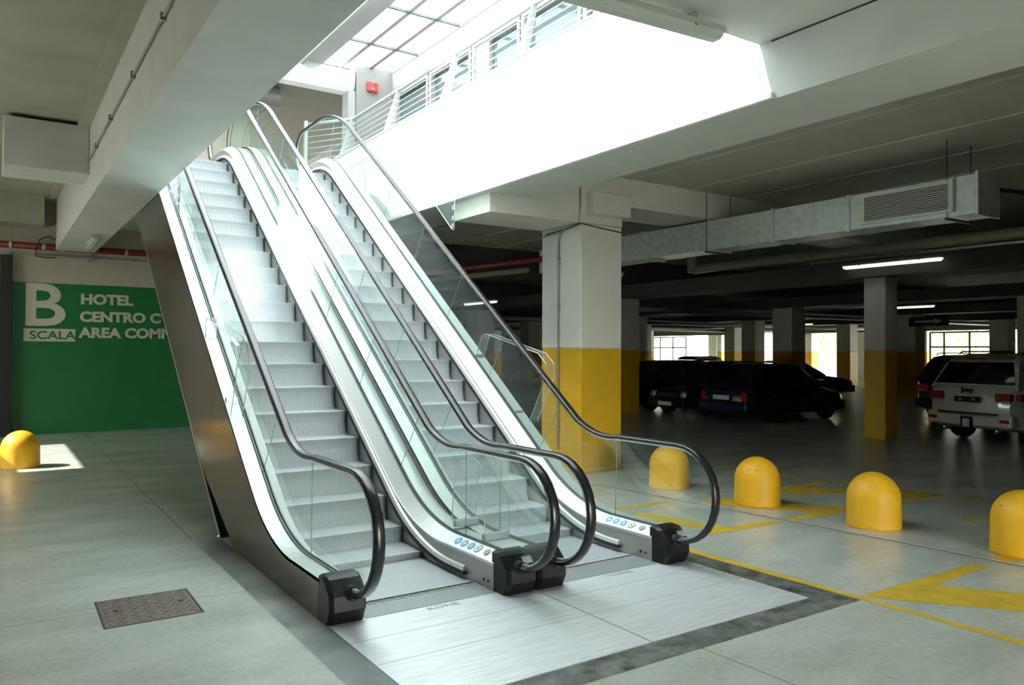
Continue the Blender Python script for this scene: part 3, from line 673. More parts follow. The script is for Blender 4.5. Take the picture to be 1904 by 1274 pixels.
# white gutter beam across the far end, dark hall beyond
gv = [(9.95, 7.34), (9.95, 7.12), (9.98, 7.0), (10.05, 6.93), (10.3, 6.93), (10.3, 7.34)]
struct(prism('trim_1', gv, BL1, 3.43, 'x', 'well_white'), 'white rounded gutter beam below the skylight end')
struct(box('ceiling_upper', BL1, 9, 10.3, 22, 7.0, 7.2, 'hall_dark'), 'dark ceiling of the upper hall')
struct(box('wall_hall', BL1, 1.82, 11.6, 11.8, 4.82, 7.0, 'wall_beige'), 'cream wall behind the top of the left escalator')
struct(box('wall_hall', BL1, 9, 21.8, 22, 4.82, 7.0, 'hall_dark'), 'end wall of the upper hall')
wh = struct(box('wall_hall', 4.05, 4.25, 10.5, 21.8, 4.82, 6.55, 'hall_dark'), 'beige panelled side wall of the upper hall')
for y in (11.8, 13.4, 15.2, 17.5): box('panel_seam', 4.043, 4.049, y, y + 0.02, 4.82, 6.55, 'joint_dark', wh)
box('dark_window', 4.035, 4.049, 10.6, 12.8, 6.0, 6.45, 'window_glass', wh)
tag(tube('round_duct', [(-0.7, 10.75, 6.79), (2.15, 10.78, 6.79)], 0.20, 'duct_round', None, 20), 'front round grey duct under the upper hall ceiling', 'duct')
tag(tube('round_duct', [(-0.7, 11.32, 6.81), (1.95, 11.34, 6.81)], 0.18, 'duct_round', None, 20), 'lower rear round grey duct under the upper hall ceiling', 'duct')
# ---- roof and skylight
struct(box('ceiling_roof', WX + 0.25, 12, -14, 22, 7.5, 7.7, 'frame_white'), 'roof over the upper corridor')
struct(box('ceiling_roof', BL1, 12, 10.3, 22, 7.5, 7.7, 'frame_white'), 'roof over the upper hall')
struct(box('wall_upper', BL1, WX + 0.2, -2.4, -2.2, 4.8, 7.7, 'well_white'), 'white end wall of the light well')
sk = empty('skylight', (0, 0, 7.5)); struct(sk, 'translucent skylight over the escalators'); sk['category'] = 'skylight'
xs_main = [(-0.74, 0.72), (0.76, 2.38)]
xs_fine = [(2.75, 3.22), (3.30, 3.74), (3.82, 4.22)]
ysk = [10.28, 8.80, 7.18, 5.56, 3.94, 2.32, 0.70, -0.92, -2.2]
for k in range(8):
    a, b = ysk[k + 1] + 0.02, ysk[k] - 0.02
    for x0, x1 in xs_main + xs_fine:
        bm = bmesh.new(); bm_box(bm, x0, x1, a, b, 0.0, 0.012); from_bm('pane', bm, 'skylight_glass', sk)
    bm = bmesh.new(); bm_box(bm, 2.70, 4.25, a - 0.045, a + 0.005, -0.045, -0.001); from_bm('cross_bar', bm, 'gasket', sk)
    bm = bmesh.new(); bm_box(bm, -0.76, 2.42, a - 0.045, a + 0.005, -0.045, -0.001); from_bm('cross_bar', bm, 'frame_white', sk)
for x0, x1, z in ((2.38, 2.75, -0.16), (3.22, 3.30, -0.03), (3.74, 3.82, -0.03), (4.22, 4.27, -0.06), (-0.773, -0.74, -0.05), (0.72, 0.76, -0.05)):
    bm = bmesh.new(); bm_box(bm, x0, x1, -2.2, 10.28, z, 0.02); from_bm('glazing_bar', bm, 'frame_white', sk)
bm = bmesh.new(); bm_box(bm, 2.30, 2.38, -2.2, 10.28, -0.24, 0.02); from_bm('gutter_edge', bm, 'frame_white', sk)
# ---- railing
struct(box('wall_well', BL1 + 0.0005, BL1 + 0.003, -0.30, 10.9, 4.1, 7.5, 'well_white'), 'unseen white left lining added to bounce light across the well')  # reflector facing away from the camera, added to brighten fascia and column
ra = empty('railing', (3.0, 5.4, 5.425)); tag(ra, 'white metal railing with slanted posts above the bright fascia', 'railing')
ry = [9.48, 7.46, 5.48, 3.47, 1.46, -0.2]
for y in ry:
    y = y - 5.4
    prism('post', [(-0.10, 0), (0.07, 0), (0.235, 0.80), (0.165, 0.80)], y - 0.012, y + 0.012, 'y', 'rail_white', ra)
tube('handrail', [(0.20, 9.48 - 5.4, 0.80), (0.20, -0.3 - 5.4, 0.80)], 0.030, 'rail_white', ra, 10)
for k in range(6):
    t = (k + 0.7) / 7.0
    tube('rod', [(0.0 + 0.19 * t, 9.48 - 5.4, 0.80 * t), (0.0 + 0.19 * t, -0.3 - 5.4, 0.80 * t)], 0.009, 'rail_white', ra, 6)
    tube('return_rod', [(0.19 * t, 4.08, 0.80 * t), (-0.42, 4.9, 0.80 * t)], 0.009, 'rail_white', ra, 6)
tube('return_handrail', [(0.20, 4.08, 0.80), (-0.42, 4.95, 0.80)], 0.030, 'rail_white', ra, 10)
bm = bmesh.new(); bm_box(bm, -0.47, -0.41, 4.88, 4.96, -0.60, 0.86, 0.01); from_bm('end_post', bm, 'rail_white', ra)

# ================================================================= ESCALATORS
TH = 0.63; TT = math.tan(TH); PITCHS = 0.406; ZU = 4.8
R0, R1 = 1.9, 1.5
class Path:
    def __init__(s, c):
        s.c = c; s.v0 = -c / TT; s.v1 = (ZU - c) / TT
        s.T0, s.T1 = R0 * math.tan(TH / 2), R1 * math.tan(TH / 2)
        s.L0, s.L1 = R0 * TH, R1 * TH
        s.Li = (s.v1 - s.v0) / math.cos(TH) - s.T0 - s.T1
        s.ya = s.v0 - s.T0
    def at(s, q):
        if q <= 0: return s.ya + q, 0.0, 0.0
        if q <= s.L0:
            a = q / R0; return s.ya + R0 * math.sin(a), R0 * (1 - math.cos(a)), a
        q -= s.L0; y, z = s.ya + R0 * math.sin(TH), R0 * (1 - math.cos(TH))
        if q <= s.Li: return y + q * math.cos(TH), z + q * math.sin(TH), TH
        y += s.Li * math.cos(TH); z += s.Li * math.sin(TH); q -= s.Li
        if q <= s.L1:
            a = TH - q / R1
            return y + R1 * (math.sin(TH) - math.sin(a)), z + R1 * (math.cos(a) - math.cos(TH)), a
        y += R1 * math.sin(TH); z += R1 * (1 - math.cos(TH)); q -= s.L1
        return y + q, ZU, 0.0
    def pt(s, q, df, di):
        y, z, a = s.at(q); d = df + (di - df) * a / TH
        return y - math.sin(a) * d, z + math.cos(a) * d, a
    def s_of_y(s, y):            # on the lower flat
        return y - s.ya
    def end(s, y):               # on the upper flat
        return s.L0 + s.Li + s.L1 + (y - (s.v1 + s.T1))
def srange(P, a, b, step=0.09):
    out = [a]; q = a
    marks = [0, P.L0, P.L0 + P.Li, P.L0 + P.Li + P.L1]
    cand = []
    for lo, hi, n in ((0, P.L0, 10), (P.L0 + P.Li, P.L0 + P.Li + P.L1, 9)):
        cand += [lo + (hi - lo) * k / n for k in range(n + 1)]
    out += [q for q in cand if a + 1e-4 < q < b - 1e-4]
    out.append(b)
    return out
def sweep_sec(name, P, sec, a, b, m, parent, smooth=False):
    """sec: closed list of (x, d_flat, d_incline)"""
    rings = []
    for q in srange(P, a, b):
        r = []
        for x, df, di in sec:
            y, z, _ = P.pt(q, df, di); r.append(Vector((x, y, z)))
        rings.append(r)
    return sweep_rings(name, rings, m, parent, smooth=smooth)
HF, HI = 0.985, 0.905
GB_F, GB_I = 0.262, 0.232
NR = 0.395
def handrail_pts(P, yc, yu):
    pts = []
    for k in range(0, 15):
        a = -PI / 2 - PI * k / 14
        pts.append((yc + NR * math.cos(a), HF - NR + NR * math.sin(a)))
    pts = [(yc + 0.16, HF - 2 * NR + 0.0)] + pts
    for q in srange(P, P.s_of_y(yc) + 0.02, P.end(yu) - 0.02):
        y, z, a = P.pt(q, HF, HI); pts.append((y, z))
    for k in range(0, 15):
        a = PI / 2 - PI * k / 14
        pts.append((yu + NR * math.cos(a), ZU + HF - NR + NR * math.sin(a)))
    pts.append((yu - 0.16, ZU + HF - 2 * NR))
    return pts
def make_balustrade(root, P, xc, sg, yc, yu, tagname, clad_x, nx_front):
    def X(u): return xc + sg * u
    # handrail
    pts = handrail_pts(P, yc, yu); xh = X(0.62)
    sec = [(-0.040, -0.006), (-0.037, 0.008), (-0.025, 0.016), (0, 0.019), (0.025, 0.016), (0.037, 0.008), (0.040, -0.006), (0.034, -0.017), (0.018, -0.019), (-0.018, -0.019), (-0.034, -0.017)]
    rings = []
    for i, p in enumerate(pts):
        a = pts[max(i - 1, 0)]; b = pts[min(i + 1, len(pts) - 1)]
        dy, dz = b[0] - a[0], b[1] - a[1]; L = math.hypot(dy, dz) or 1; dy /= L; dz /= L
        ny, nz = -dz, dy
        rings.append([Vector((xh + u, p[0] + ny * v, p[1] + nz * v)) for u, v in sec])
    hr = sweep_rings('handrail', rings, 'rubber', root, smooth=True)
    # guide profile under the handrail
    rings = []
    for i, p in enumerate(pts):
        a = pts[max(i - 1, 0)]; b = pts[min(i + 1, len(pts) - 1)]
        dy, dz = b[0] - a[0], b[1] - a[1]; L = math.hypot(dy, dz) or 1; dy /= L; dz /= L
        ny, nz = -dz, dy
        rings.append([Vector((xh + u, p[0] + ny * v, p[1] + nz * v)) for u, v in ((-0.012, -0.034), (0.012, -0.034), (0.012, -0.018), (-0.012, -0.018))])
    sweep_rings('handrail_guide', rings[1:-1], 'alu_profile', hr)
    # glass panels
    sA = P.s_of_y(yc + 0.79); sB = P.end(yu - 0.55)
    seams = [sA]; q = sA + 1.45
    while q < sB - 0.7: seams.append(q); q += 1.215
    seams.append(sB)
    GT_F, GT_I = HF - 0.03, HI - 0.03
    def panel(poly):
        o = prism('glass_panel', poly, xh - 0.006, xh + 0.006, 'x', 'balustrade_glass', root)
        return o
    for k in range(len(seams) - 1):
        a, b = seams[k] + 0.003, seams[k + 1] - 0.003
        qs = srange(P, a, b)
        poly = [P.pt(q, GB_F, GB_I)[:2] for q in qs] + [P.pt(q, GT_F, GT_I)[:2] for q in reversed(qs)]
        g = panel(poly)
        e0 = [P.pt(a - 0.003, GB_F, GB_I), P.pt(a - 0.003, GT_F, GT_I)]
        tube('panel_seam', [(xh, e[0], e[1]) for e in e0], 0.0035, 'glass_edge', g, 5)
        for t in (0.06, 0.93):
            y = e0[0][0] + (e0[1][0] - e0[0][0]) * t; z = e0[0][1] + (e0[1][1] - e0[0][1]) * t
    rr = NR - 0.03
    poly = [(yc + 0.79 - 0.003, GB_F), (yc + 0.79 - 0.003, GT_F), (yc, GT_F)]
    zc_ = HF - NR
    amax = math.asin((zc_ - GB_F) / rr)
    for k in range(1, 15):
        a = PI / 2 + (PI / 2 + amax) * k / 14
        poly.append((yc + rr * math.cos(a), zc_ + rr * math.sin(a)))
    panel(poly)
    poly = [(yu - 0.55 + 0.003, ZU + GB_F), (yu - 0.55 + 0.003, ZU + GT_F), (yu, ZU + GT_F)]
    for k in range(1, 15):
        a = PI / 2 - (PI / 2 + amax) * k / 14
        poly.append((yu + rr * math.cos(a), ZU + zc_ + rr * math.sin(a)))
    panel(poly)
    s0, s1 = P.s_of_y(yc + 0.20), P.end(yu - 0.12)
    # skirt, deflector, decks, clamp strips
    DLF, DLI = 0.205, 0.145
    skb = sweep_sec('skirt_panel', P, [(X(0.505), -0.04, -0.30), (X(0.505), DLF, DLI), (X(0.515), DLF, DLI), (X(0.515), -0.04, -0.30)], s0, s1, 'skirt_alu', root)
    sd0, sd1 = P.s_of_y(yc + 0.60), P.end(yu - 0.75)
    df = sweep_sec('skirt_deflector', P, [(X(0.504), 0.055, 0.070), (X(0.478), 0.058, 0.073), (X(0.484), 0.088, 0.112), (X(0.504), 0.095, 0.122)], sd0, sd1, 'deck_alu', root)
    sweep_sec('deflector_brush', P, [(X(0.504), 0.030, 0.040), (X(0.470), 0.028, 0.040), (X(0.476), 0.057, 0.072), (X(0.504), 0.054, 0.069)], sd0 - 0.02, sd1 + 0.02, 'black_brush', df)
    sweep_sec('inner_deck_edge', P, [(X(0.500), DLF - 0.022, DLI - 0.020), (X(0.500), DLF - 0.004, DLI - 0.004), (X(0.512), DLF, DLI), (X(0.512), DLF - 0.022, DLI - 0.020)], s0, s1, 'alu_profile', root)
    sweep_sec('inner_deck', P, [(X(0.504), DLF, DLI), (X(0.602), GB_F + 0.002, GB_I + 0.002), (X(0.602), GB_F - 0.012, GB_I - 0.012), (X(0.508), DLF - 0.014, DLI - 0.014)], s0, s1, 'deck_alu', root)
    for u0, u1 in ((0.602, 0.613), (0.627, 0.640)):
        sweep_sec('glass_clamp', P, [(X(u0), GB_F - 0.02, GB_I - 0.02), (X(u0), GB_F + 0.012, GB_I + 0.012), (X(u1), GB_F + 0.012, GB_I + 0.012), (X(u1), GB_F - 0.02, GB_I - 0.02)], s0, s1, 'gasket', root)
    sweep_sec('outer_deck', P, [(X(0.640), GB_F, GB_I), (X(clad_x), GB_F, GB_I), (X(clad_x), GB_F - 0.025, GB_I - 0.025), (X(0.640), GB_F - 0.025, GB_I - 0.025)], s0, s1, 'outer_deck_alu', root)
    return hr
def newel_box(root, x0, x1, glass_xs, yc, label_x=None, left_col=None, right_col=None):
    """black plastic newel base: bulging front, top sloping to the handrail holes"""
    yb = yc + 0.225
    prof = [(yc + 0.05, 0.0), (yc + 0.005, 0.09), (yc + 0.012, 0.185), (yc + 0.10, 0.275), (yc + 0.145, 0.292), (yb, 0.292), (yb, 0.0)]
    w = 0.05
    rings = []
    for x, sy in ((x0, 0.030), (x0 + 0.025, 0.0), (x1 - 0.025, 0.0), (x1, 0.030)):
        rings.append([Vector((x, y + (sy if y < yb - 0.05 else 0), z - (0.012 if sy and z > 0.2 else 0))) for y, z in prof])
    nb = sweep_rings('newel_base', rings, 'black_plastic', root)
    for gx in glass_xs:
        tube('handrail_inlet', [(gx, yc + 0.05, HF - 2 * NR), (gx, yc - 0.005, HF - 2 * NR)], 0.047, 'black_brush', nb, 14)
    return nb
def make_escalator(xc, c, yL, yR, yuL, yuR, label, first_step, outerL, outerR):
    root = empty('escalator', (0, 0, 0)); tag(root, label, 'escalator', None)
    P = Path(c)
    # --- steps
    prof = [(0, 0), (0.404, 0), (0.404, -0.03), (0.05, -0.20), (-0.03, -0.262), (-0.012, -0.22), (0.004, -0.16), (0.012, -0.10), (0.010, -0.05), (0.003, -0.02)]
    hw = 0.498; v = [(-hw, y, z) for y, z in prof] + [(hw, y, z) for y, z in prof]; n = len(prof)
    f = [list(range(n))[::-1], list(range(n, 2 * n))] + [[i, (i + 1) % n, n + (i + 1) % n, n + i] for i in range(n)]
    sm = None; nm_ = None; el = None
    y0, z0 = first_step
    # arc length of that nosing on the incline
    s_ref = P.L0 + (y0 - (P.ya + R0 * math.sin(TH))) / math.cos(TH)
    qs = []
    q = s_ref
    while P.at(q)[0] > 0.5 + (yL + yR) / 2 - 0.08: q -= PITCHS
    q += PITCHS
    while True:
        y, z, a = P.at(q)
        if y > 9.0: break
        qs.append((y, z)); q += PITCHS
    for y, z in qs:
        if sm is None:
            o = mesh('step', v, f, 'step_metal', root); sm = o.data
        else:
            o = bpy.data.objects.new('step', sm); C.objects.link(o); o.parent = root
        o.location = (xc, y, z - 0.003)
        if nm_ is None:
            s = box('nosing_strip', -hw, hw, -0.0025, 0.010, -0.004, 0.0012, 'nosing', o); nm_ = s.data
        else:
            s = bpy.data.objects.new('nosing_strip', nm_); C.objects.link(s); s.parent = o
        if el is None:
            s2 = prism('side_cap', [(0.002, -0.004), (0.002, -0.23), (-0.012, -0.22), (0.0, -0.16), (0.007, -0.10), (0.005, -0.05), (-0.002, -0.02)], hw - 0.012, hw + 0.0005, 'x', 'gasket', o); el = s2.data
        else:
            s2 = bpy.data.objects.new('side_cap', el); C.objects.link(s2); s2.parent = o
    ycm = (yL + yR) / 2 + 0.33
    box('comb_plate', xc - 0.503, xc + 0.503, ycm - 0.22, ycm + 0.02, -0.03, 0.003, 'comb_metal', root)
    bm = bmesh.new()
    for k in range(52):
        x = xc - 0.49 + 0.98 * k / 51; bm_box(bm, x - 0.0035, x + 0.0035, ycm + 0.02, ycm + 0.06, -0.01, 0.006)
    cb = from_bm('comb_teeth', bm, 'nosing', root); cb['kind'] = 'stuff'
    # landing plate
    lp = box('landing_plate', outerL + 0.004, outerR - 0.004, -1.155, ycm - 0.222, -0.04, 0.0, 'landing_aluminium', root)
    bx = bmesh.new(); bm_box(bx, outerL + 0.004, xc - 0.503, ycm - 0.22, 3.05, -0.04, -0.002); from_bm('side_plate', bx, 'landing_aluminium', root)
    bx = bmesh.new(); bm_box(bx, xc + 0.503, outerR - 0.004, ycm - 0.22, 3.05, -0.04, -0.002); from_bm('side_plate', bx, 'landing_aluminium', root)
    for k, yy in enumerate((-0.18, -0.56)):
        box('plate_joint', outerL + 0.01, outerR - 0.01, yy - 0.003, yy + 0.003, 0.0, 0.0006, 'sticker_grey', lp)
    box('plate_trim', outerL, outerR, -1.165, -1.155, -0.04, 0.002, 'edge_steel', root)
    text('lettering', 'KONE', 0.075, axes((xc - 0.085, 0.06 + (yL + yR) / 2 - 0.03, 0.0015), (1, 0, 0), (0, 1, 0), (0, 0, 1)), 'sticker_grey', lp, 0.001, 0.0006, 1.2)
    box('upper_landing', xc - 0.75, xc + 0.75, 9.0, 10.9, 4.76, 4.803, 'landing_aluminium', root)
    make_balustrade(root, P, xc, -1, yL, yuL, 'L', xc - outerL, None)
    make_balustrade(root, P, xc, 1, yR, yuR, 'R', outerR - xc, None)
    # --- truss cladding
    def clad(x0, x1, s_a, s_b, m):
        rings = []
        for q in srange(P, s_a, s_b):
            y, z, a = P.at(q); dt = (GB_F + (GB_I - GB_F) * a / TH) - 0.002
            db = -0.873
            if math.cos(a) > 0:
                dmin = -z / math.cos(a)          # where the normal meets the floor
                db = max(db, dmin + 0.002)
            p0 = (y - math.sin(a) * dt, z + math.cos(a) * dt); p1 = (y - math.sin(a) * db, z + math.cos(a) * db)
            rings.append([Vector((x0, *p0)), Vector((x1, *p0)), Vector((x1, *p1)), Vector((x0, *p1))])
        return sweep_rings('cladding_panel', rings, m, root)
    s_lo, s_hi = P.s_of_y(yL + 0.225), P.L0 + P.Li + P.L1 + 0.3
    cuts = [s_lo, 1.35, 2.75, 4.15, 5.55, 6.95, 8.35, s_hi]
    for k in range(len(cuts) - 1):
        clad(outerL, outerL + 0.012, cuts[k] + 0.002, cuts[k + 1] - 0.002, 'truss_steel')
        clad(outerR - 0.012, outerR, cuts[k] + 0.002, cuts[k + 1] - 0.002, 'truss_steel')
    # underside plate and its bright corner strip
    qa = None
    for k in range(400):
        q = P.L0 * 0.3 + k * 0.02; y, z, a = P.at(q)
        if z - 0.873 * math.cos(a) >= 0.0: qa = q; break
    rings = []; tr_pts = []
    for q in srange(P, qa, s_hi):
        y, z, a = P.at(q); p = (y + math.sin(a) * 0.873, z - math.cos(a) * 0.873)
        rings.append([Vector((outerL, *p)), Vector((outerR, *p)), Vector((outerR, p[0], p[1] - 0.012)), Vector((outerL, p[0], p[1] - 0.012))])
        tr_pts.append(p)
    sweep_rings('underside_plate', rings, 'truss_steel', root)
    sweep_rings('corner_strip', [[Vector((outerL - 0.004, p[0], p[1] + 0.012)), Vector((outerL - 0.004, p[0], p[1] - 0.014)), Vector((outerL + 0.02, p[0], p[1] - 0.016)), Vector((outerL + 0.006, p[0], p[1] + 0.012))] for p in tr_pts], 'edge_steel', root)
    return root, P
XL, XM, XR = -0.768, 0.7755, 2.320
XC2 = 1.548
esc1, P1 = make_escalator(0.0, -1.074, 0.12, 0.01, 9.36, 9.34, 'left escalator of the pair, beside the dark steel cladding', (7.2922, 4.2446), XL, XM)
esc2, P2 = make_escalator(XC2, -0.968, 0.0, -0.03, 9.30, 9.28, 'right escalator of the pair, beside the big column', (7.2003, 4.2846), XM, XR)
newel_box(esc1, XL, -0.515, [-0.62], 0.12)
newel_box(esc1, 0.508, XM - 0.001, [0.62], 0.01)
newel_box(esc2, XM + 0.001, XC2 - 0.508, [XC2 - 0.62], 0.0)
nbR = newel_box(esc2, XC2 + 0.508, XR, [XC2 + 0.62], -0.03)
# label plates on the newel bases, stickers, switches
def on_deck(u, s_y, P, yc, xc, lift=0.0025):
    q = P.s_of_y(s_y); t = (u - 0.504) / (0.602 - 0.504)
    y, z, a = P.pt(q, 0.205 + (0.264 - 0.205) * t, 0.145 + (0.234 - 0.145) * t)
    return Vector((xc + u, y, z + lift))
for esc, P, xc, yc in ((esc1, P1, 0.0, 0.01), (esc2, P2, XC2, -0.03)):
    nrm = Vector((-0.06, 0, 0.098)).normalized()
    for k, dy in enumerate((0.80, 0.70, 0.60, 0.50)):
        c = on_deck(0.556, yc + dy, P, yc, xc)
        if k < 3:
            d = disc('sign_sticker', c, 0.038, nrm, 'sticker_blue', esc)
            # white figure inside
            disc('figure', c + nrm * 0.0012, 0.013, nrm, 'sticker_white', d, 8, 0.0005)
        else:
            d = disc('sign_sticker', c, 0.038, nrm, 'sticker_white', esc)
            disc('red_ring', c + nrm * 0.0012, 0.038, nrm, 'red_dark', d, 22, 0.0005, 0.033)
            disc('figure', c + nrm * 0.0012, 0.014, nrm, 'sticker_grey', d, 8, 0.0005)
    disc('round_button', on_deck(0.556, yc + 0.37, P, yc, xc), 0.030, nrm, 'sticker_grey', esc, 20, 0.004)
    for dy, m in ((0.33, 'slot_dark'), (0.27, 'red_dark')):
        disc('key_switch', (xc + 0.5045, yc + dy, 0.055), 0.011, (-1, 0, 0), m, esc, 14, 0.004)
    for k in range(9):
        q = P.L0 * 0.6 + 0.9 * k; y, z, a = P.pt(q, 0.125, 0.127)
        disc('screw', (xc + 0.5045, y, z), 0.006, (-1, 0, 0), 'slot_dark', esc, 8, 0.002)
for xx, esc, yc in ((0.70, esc1, 0.01), (XC2 + 0.70, esc2, -0.03)):
    a0 = Vector((xx, yc + 0.056, 0.232)); eu = Vector((0, 0.70, 0.71)).normalized(); ez = Vector((0, -0.71, 0.70)).normalized()
    me_v = [a0 + Vector((sx * 0.04, 0, 0)) + eu * sy * 0.028 + ez * h for h in (0.002, 0.005) for sx, sy in ((-1, -1), (1, -1), (1, 1), (-1, 1))]
    mesh('label_plate', me_v, [[0, 1, 2, 3], [4, 5, 6, 7], [0, 1, 5, 4], [1, 2, 6, 5], [2, 3, 7, 6], [3, 0, 4, 7]], 'label_grey', esc)

# ---- acrylic anti-climb shields on the outer decks
def shield(x0, x1, prof, feet, label):
    t = empty('deck_shield', ((x0 + x1) / 2, feet[0][0], feet[0][1])); tag(t, label, 'shield')
    o = t.location
    pl = [(y - o.y, z - o.z) for y, z in prof]; hw = (x1 - x0) / 2; rings = []
    for i, p in enumerate(pl):
        a = pl[max(i - 1, 0)]; b = pl[min(i + 1, len(pl) - 1)]; dy, dz = b[0] - a[0], b[1] - a[1]; L = math.hypot(dy, dz); ny, nz = -dz / L, dy / L
        rings.append([Vector((u, p[0] + ny * h, p[1] + nz * h)) for u, h in ((-hw, -0.003), (hw, -0.003), (hw, 0.003), (-hw, 0.003))])
    sh = sweep_rings('acrylic_sheet', rings, 'acrylic', t)
    for s in (-1, 1):
        tube('polished_edge', [(s * hw, p[0], p[1]) for p in pl], 0.004, 'acrylic_edge', sh, 5)
    for y, z in feet:
        bm = bmesh.new(); bm_box(bm, -hw, hw, y - o.y - 0.025, y - o.y + 0.025, z - o.z - 0.012, z - o.z + 0.045, 0.004); from_bm('foot_bracket', bm, 'alu_profile', t)
    return t
def dk(P, y):   # outer deck height
    return min((P.pt(q * 0.02, GB_F, GB_I)[1] for q in range(-60, 400) if abs(P.pt(q * 0.02, GB_F, GB_I)[0] - y) < 0.02), default=0.3)
z1, z2 = dk(P1, 3.66), dk(P1, 2.84)
shield(-0.755, -0.650, [(3.66, z1), (3.66, z1 + 0.16), (3.60, z1 + 0.205), (2.66, z2 + 0.60), (2.50, z2 + 0.52), (2.46, z2 + 0.38), (2.50, z2 + 0.2), (2.66, z2 - 0.12)], [(3.68, z1), (2.84, z2)], 'clear acrylic shield on the left outer deck beside the dark cladding')
z1, z2 = dk(P2, 3.24), dk(P2, 2.40)
shield(2.20, 2.305, [(3.25, z1), (3.12, z1 + 0.26), (3.02, z1 + 0.28), (2.33, z1 + 0.13), (2.0, z1 + 0.06), (1.87, z1 - 0.04), (1.855, z1 - 0.18), (2.15, z1 - 0.66)], [(3.26, z1), (2.44, z2)], 'clear acrylic shield on the right outer deck before the big column')
z1, z2 = dk(P2, 1.12), dk(P2, 0.62)
shield(0.66, 0.89, [(1.10, 0.34), (1.05, 0.76), (1.01, 0.84), (0.92, 0.875), (0.72, 0.885), (0.64, 0.85), (0.60, 0.76), (0.58, 0.30)], [(1.06, 0.30), (0.60, 0.275)], 'clear acrylic shield standing on the middle deck between both escalators')
# ---- triangular guards where the handrails pass under the beams
def tri(name_label, x, pts):
    t = empty('safety_guard', (x, pts[0][0], pts[0][1])); tag(t, name_label, 'guard')
    pl = [(y - pts[0][0], z - pts[0][1]) for y, z in pts]
    g = prism('acrylic_sheet', pl, -0.004, 0.004, 'x', 'acrylic', t)
    tube('polished_edge', [(0, *p) for p in pl] + [(0, *pl[0])], 0.007, 'acrylic_edge', g, 6)
    for k in (0.25, 0.6, 0.85):
        y = pl[1][0] + (pl[2][0] - pl[1][0]) * k; z = pl[1][1] + (pl[2][1] - pl[1][1]) * k
        bm = bmesh.new(); bm_box(bm, -0.012, 0.012, y + 0.01, y + 0.05, z - 0.03, z + 0.03); from_bm('fixing_clip', bm, 'alu_profile', t)
tri('clear triangular guard hanging below the bright fascia beam', 2.80, [(5.36, 3.865), (4.82, 3.865), (4.84, 3.45), (4.90, 3.47)])
tri('clear triangular guard by the left handrail under the left beam', -0.70, [(5.95, 3.78), (5.30, 3.78), (5.36, 3.42), (5.42, 3.44)])

# ================================================================= BOLLARDS
def bollard(x, y, label, r=0.257, h=0.545):
    t = empty('bollard', (x, y, 0)); tag(t, label, 'bollard', 'yellow domed bollards')
    prof = [(0.004, 0.0), (r, 0.0), (r + 0.002, 0.02)] + [(r - 0.004 * k / 6, 0.04 + (h - r - 0.04) * k / 6) for k in range(7)]
    zc = h - r
    for k in range(1, 12):
        a = PI / 2 * k / 12; prof.append(((r - 0.004) * math.cos(a), zc + r * math.sin(a)))
    prof.append((0.004, h))
    o = lathe('dome', prof, 'bollard_yellow', t, 40)
    # chipped spots near the base showing concrete
    rng = random.Random(int(x * 100 + y * 10))
    for k in range(5):
        a = rng.uniform(PI, 2 * PI) - 0.6; z = rng.choice((0.02, 0.03, 0.05, 0.42)); s = rng.uniform(0.006, 0.014); rr = r + 0.002 if z < 0.3 else r * 0.86
        disc('paint_chip', (math.cos(a) * (rr + 0.001), math.sin(a) * (rr + 0.001), z), s, (math.cos(a), math.sin(a), 0.0), 'chip_grey', o, 7, 0.001)
    return t
bollard(4.78, 2.65, 'yellow domed bollard seen through the right escalator glass')
bollard(4.82, 1.29, 'yellow domed bollard just right of the escalator newel, second from the column')
bollard(4.88, -0.095, 'yellow domed bollard between the expansion joint and the floor square')
bollard(4.97, -1.43, 'yellow domed bollard cut by the right edge of the photo', h=0.555)
bollard(-2.18, 9.09, 'yellow domed bollard at the left by the sunlit patch')

# ================================================================= MANHOLE COVER
mh = empty('manhole_cover', (-1.655, 1.19, 0)); tag(mh, 'rusty studded steel manhole cover in the left floor', 'manhole cover'); mh.rotation_euler = (0, 0, -0.01)
bm = bmesh.new(); bm_box(bm, -0.285, 0.285, -0.29, 0.29, -0.01, 0.004, 0.002); from_bm('plate', bm, 'manhole_iron', mh)
for x0, x1, y0, y1 in ((-0.30, -0.288, -0.305, 0.305), (0.288, 0.30, -0.305, 0.305), (-0.288, 0.288, 0.293, 0.305), (-0.288, 0.288, -0.305, -0.293)):
    bm = bmesh.new(); bm_box(bm, x0, x1, y0, y1, -0.01, 0.003); from_bm('rim', bm, 'joint_dark', mh)
stud_me = None; cnt = 0
for r_ in range(13):
    for c_ in range(13):
        if cnt >= 300: break
        x = -0.258 + 0.043 * c_ + (0.0215 if r_ % 2 else 0); y = -0.262 + 0.0437 * r_
        if x > 0.272: continue
        if stud_me is None:
            o = mesh('stud', [(-0.014, 0, 0.004), (0, -0.007, 0.004), (0.014, 0, 0.004), (0, 0.007, 0.004), (-0.007, 0, 0.008), (0.007, 0, 0.008)], [[0, 1, 4], [1, 5, 4], [1, 2, 5], [2, 3, 5], [3, 4, 5], [3, 0, 4]], 'manhole_stud', mh); stud_me = o.data
        else:
            o = bpy.data.objects.new('stud', stud_me); C.objects.link(o); o.parent = mh
        o.location = (x, y, 0); o.rotation_euler = (0, 0, 0.5 if (r_ + c_) % 2 else -0.5); cnt += 1
for x in (-0.20, 0.21): disc('lifting_hole', (x, 0.02, 0.0045), 0.016, (0, 0, 1), 'slot_dark', mh, 12, 0.004)

